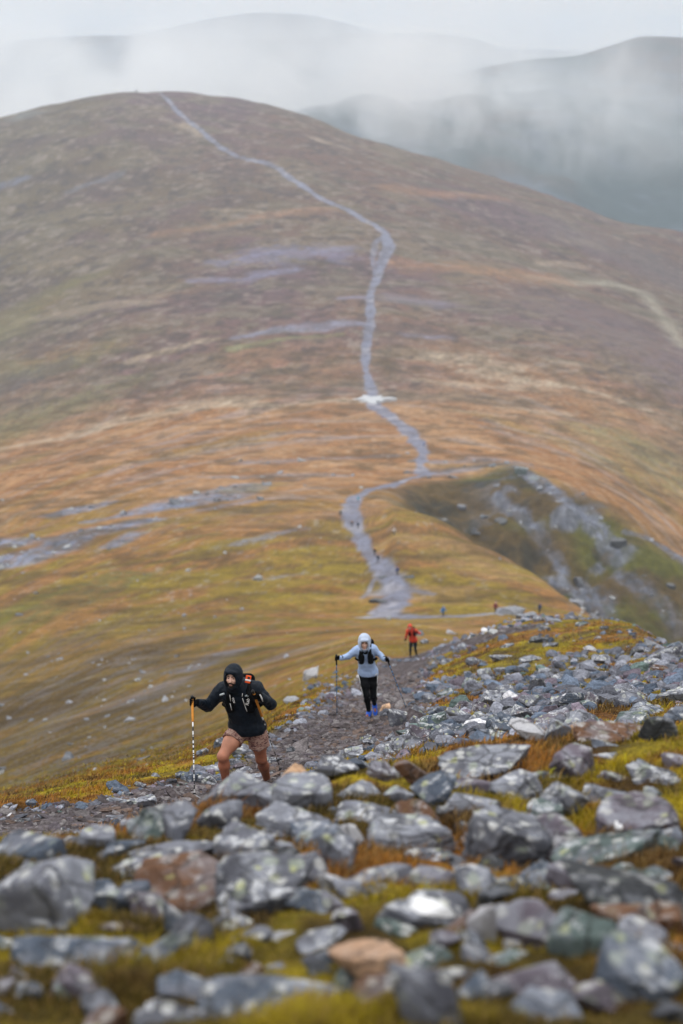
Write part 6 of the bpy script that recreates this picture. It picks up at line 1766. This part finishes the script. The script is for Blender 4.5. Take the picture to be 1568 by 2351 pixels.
for i, (px, py, jc, lc, hcx, ps, lab) in enumerate(FARP):
    V, F, mi = POSES[ps]
    me = mesh_np('person', V, F)
    for mt in (cloth(jc), cloth(lc), cloth(hcx or jc), M_FACE, M_BLACK, M_BLACK): me.materials.append(mt)
    me.polygons.foreach_set('material_index', mi.astype(np.int32))
    p = at(px, py)
    if py < 230:
        u, e = ray(px, 222); y = 1795 * DS; p = Vector((u * y, y, float(Z(u * y, y))))
    fd = {1: 238, 2: 244}.get(i)
    if fd:                                   # they stand behind the near crest, further than the first ground in line
        u, e = ray(px, py); y = fd * DS; p = Vector((u * y, y, float(Z(u * y, y))))
    o = obj('person', me)
    o.location = p; o.rotation_euler = (0, 0, random.uniform(-0.5, 0.5)); o.scale = (1.18, 1.18, 1.18)
    tag(o, lab, 'person', 'walkers far down the path')
    if i in (0, 1, 3, 4):
        for sx in (-1, 1):
            a = Vector((p.x + sx * 0.36, p.y - 0.38, p.z + 1.18)); b_ = Vector((p.x + sx * 0.5, p.y - 0.15, float(Z(p.x + sx * 0.5, p.y - 0.15))))
            d = a - b_
            pl = obj('trekking_pole', tube_mesh('trekking_pole', [(0, 0, 0), tuple(d)], [0.008, 0.012], 6), M_DARKPL)
            pl.location = b_
            tag(pl, f"thin dark pole on the {'right' if sx > 0 else 'left'} of the {['bright blue-jacketed', 'burgundy', '', 'dark blue far-path', 'lower black-clad far-path'][i]} walker", 'walking pole', 'walking poles held by the walkers')

# summit cairn: a heap of stacked stones, each its own piece
u, e = ray(313, 216); y = 1803 * DS
c0 = Vector((u * y, y, float(Z(u * y, y))))
ca = empty('cairn', c0); tag(ca, 'low grey stone cairn on the summit skyline of the round fell', 'cairn')
cr_ = random.Random(4)
cm = []
for p_, f_ in TINY[:4]:
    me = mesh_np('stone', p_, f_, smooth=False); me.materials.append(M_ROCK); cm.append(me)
for lev in range(5):
    rr = 2.9 - 0.62 * lev
    nst = max(2, int(rr * 4.2))
    for k in range(nst):
        t = 2 * math.pi * (k + 0.5 * (lev % 2)) / nst
        s = bpy.data.objects.new('stone', cm[cr_.randrange(4)])
        s.location = (rr * 0.75 * math.cos(t), rr * 0.75 * math.sin(t), 0.15 + 0.55 * lev); s.scale = (cr_.uniform(.5, .8), cr_.uniform(.45, .7), cr_.uniform(.3, .42)); s.rotation_euler = (0, 0, cr_.uniform(0, 6.28))
        s.color = (0.2, 0.22, 0.25, 1)
        link(s, ca)
s = bpy.data.objects.new('stone', cm[0]); s.location = (0, 0, 2.7); s.scale = (0.6, 0.5, 0.45); s.color = (0.2, 0.22, 0.25, 1); link(s, ca)
print('all people', round(time.time() - T0, 1))
HAZE = 0.00018
# ------------------------------------------------------------------ air: even haze and drifting hill fog
def vol_box(name, lo, hi):
    x0, y0, z0 = lo; x1, y1, z1 = hi
    v = [(x0,y0,z0),(x1,y0,z0),(x1,y1,z0),(x0,y1,z0),(x0,y0,z1),(x1,y0,z1),(x1,y1,z1),(x0,y1,z1)]
    f = [(0,3,2,1),(4,5,6,7),(0,1,5,4),(1,2,6,5),(2,3,7,6),(3,0,4,7)]
    me = mesh_np(name, np.array(v), np.array(f), smooth=False)
    return obj(name, me)
hz = vol_box('haze', (-9500, -60, -421), (9500, 9500, 190))
m = bpy.data.materials.new('thin_haze'); m.use_nodes = True
nt = m.node_tree; nt.nodes.clear()
o_ = nt.nodes.new('ShaderNodeOutputMaterial'); pv = nt.nodes.new('ShaderNodeVolumePrincipled')
pv.inputs['Color'].default_value = (0.79, 0.88, 1.0, 1); pv.inputs['Density'].default_value = HAZE; pv.inputs['Anisotropy'].default_value = 0.3
nt.links.new(pv.outputs['Volume'], o_.inputs['Volume'])
hz.data.materials.append(m)
tag(hz, 'thin pale blue haze over the whole fellside', 'haze', kind='stuff')

def mist(name, lo, hi, dens, scale, thr, soft, fall, label, seed):
    lo = np.array(lo, float); hi = np.array(hi, float); c = (lo + hi) / 2
    o = vol_box(name, lo - c, hi - c); o.location = c
    m = bpy.data.materials.new('hill_fog'); m.use_nodes = True
    nt = m.node_tree; N = nt.nodes; L = nt.links; N.clear()
    out = N.new('ShaderNodeOutputMaterial'); pv = N.new('ShaderNodeVolumePrincipled')
    pv.inputs['Color'].default_value = (0.98, 0.988, 1.0, 1); pv.inputs['Anisotropy'].default_value = 0.2
    tc = N.new('ShaderNodeTexCoord')
    mpg = N.new('ShaderNodeMapping'); mpg.inputs['Scale'].default_value = scale; mpg.inputs['Location'].default_value = (seed, seed * 0.7, 0)
    mpg.inputs['Rotation'].default_value = (0, math.radians(24), math.radians(10))
    L.new(tc.outputs['Object'], mpg.inputs['Vector'])
    no = N.new('ShaderNodeTexNoise'); no.inputs['Scale'].default_value = 1.0; no.inputs['Detail'].default_value = 6; no.inputs['Roughness'].default_value = 0.6; no.inputs['Distortion'].default_value = 0.4
    L.new(mpg.outputs['Vector'], no.inputs['Vector'])
    mr = N.new('ShaderNodeMapRange'); mr.interpolation_type = 'SMOOTHSTEP'
    mr.inputs['From Min'].default_value = thr; mr.inputs['From Max'].default_value = thr + soft
    mr.inputs['To Max'].default_value = dens
    L.new(no.outputs['Fac'], mr.inputs['Value'])
    sep = N.new('ShaderNodeSeparateXYZ'); L.new(tc.outputs['Generated'], sep.inputs['Vector'])
    prev = mr.outputs['Result']
    for ax in 'XYZ':
        for a, b in fall[ax]:
            f = N.new('ShaderNodeMapRange'); f.interpolation_type = 'SMOOTHSTEP'
            f.inputs['From Min'].default_value = min(a, b); f.inputs['From Max'].default_value = max(a, b)
            f.inputs['To Min'].default_value = 0.0 if a < b else 1.0; f.inputs['To Max'].default_value = 1.0 if a < b else 0.0
            L.new(sep.outputs[ax], f.inputs['Value'])
            mu = N.new('ShaderNodeMath'); mu.operation = 'MULTIPLY'
            L.new(prev, mu.inputs[0]); L.new(f.outputs['Result'], mu.inputs[1]); prev = mu.outputs[0]
    L.new(prev, pv.inputs['Density'])
    L.new(pv.outputs['Volume'], out.inputs['Volume'])
    o.data.materials.append(m)
    tag(o, label, 'mist', kind='stuff')
    return o
FALL = {'X': [(0.0, 0.2), (1.0, 0.75)], 'Y': [(0.0, 0.25), (1.0, 0.7)], 'Z': [(0.0, 0.1), (1.0, 0.35)]}
mist('mist', (-2100, 2250, -400), (760, 3350, 130), 0.0130, (1/200, 1/340, 1/230), 0.42, 0.20, FALL, 'white fog bank filling the valley behind the round fell', 3.1)
mist('mist', (-250, 1760, -330), (1500, 2140, 150), 0.0062, (1/125, 1/240, 1/180), 0.45, 0.20, {'X': [(0.0, 0.28), (1.0, 0.8)], 'Y': [(0.0, 0.3), (1.0, 0.7)], 'Z': [(0.25, 0.6), (1.0, 0.6)]}, 'thin torn wisps of fog trailing down the far hillside', 8.4)
mist('mist', (-2600, 3950, -400), (2600, 4750, 160), 0.0075, (1/420, 1/500, 1/520), 0.40, 0.30, {'X': [(0.0, 0.1), (1.0, 0.9)], 'Y': [(0.0, 0.3), (1.0, 0.7)], 'Z': [(0.0, 0.1), (1.0, 0.5)]}, 'bright cloud drifting along the foot of the farthest ridges', 21.7)
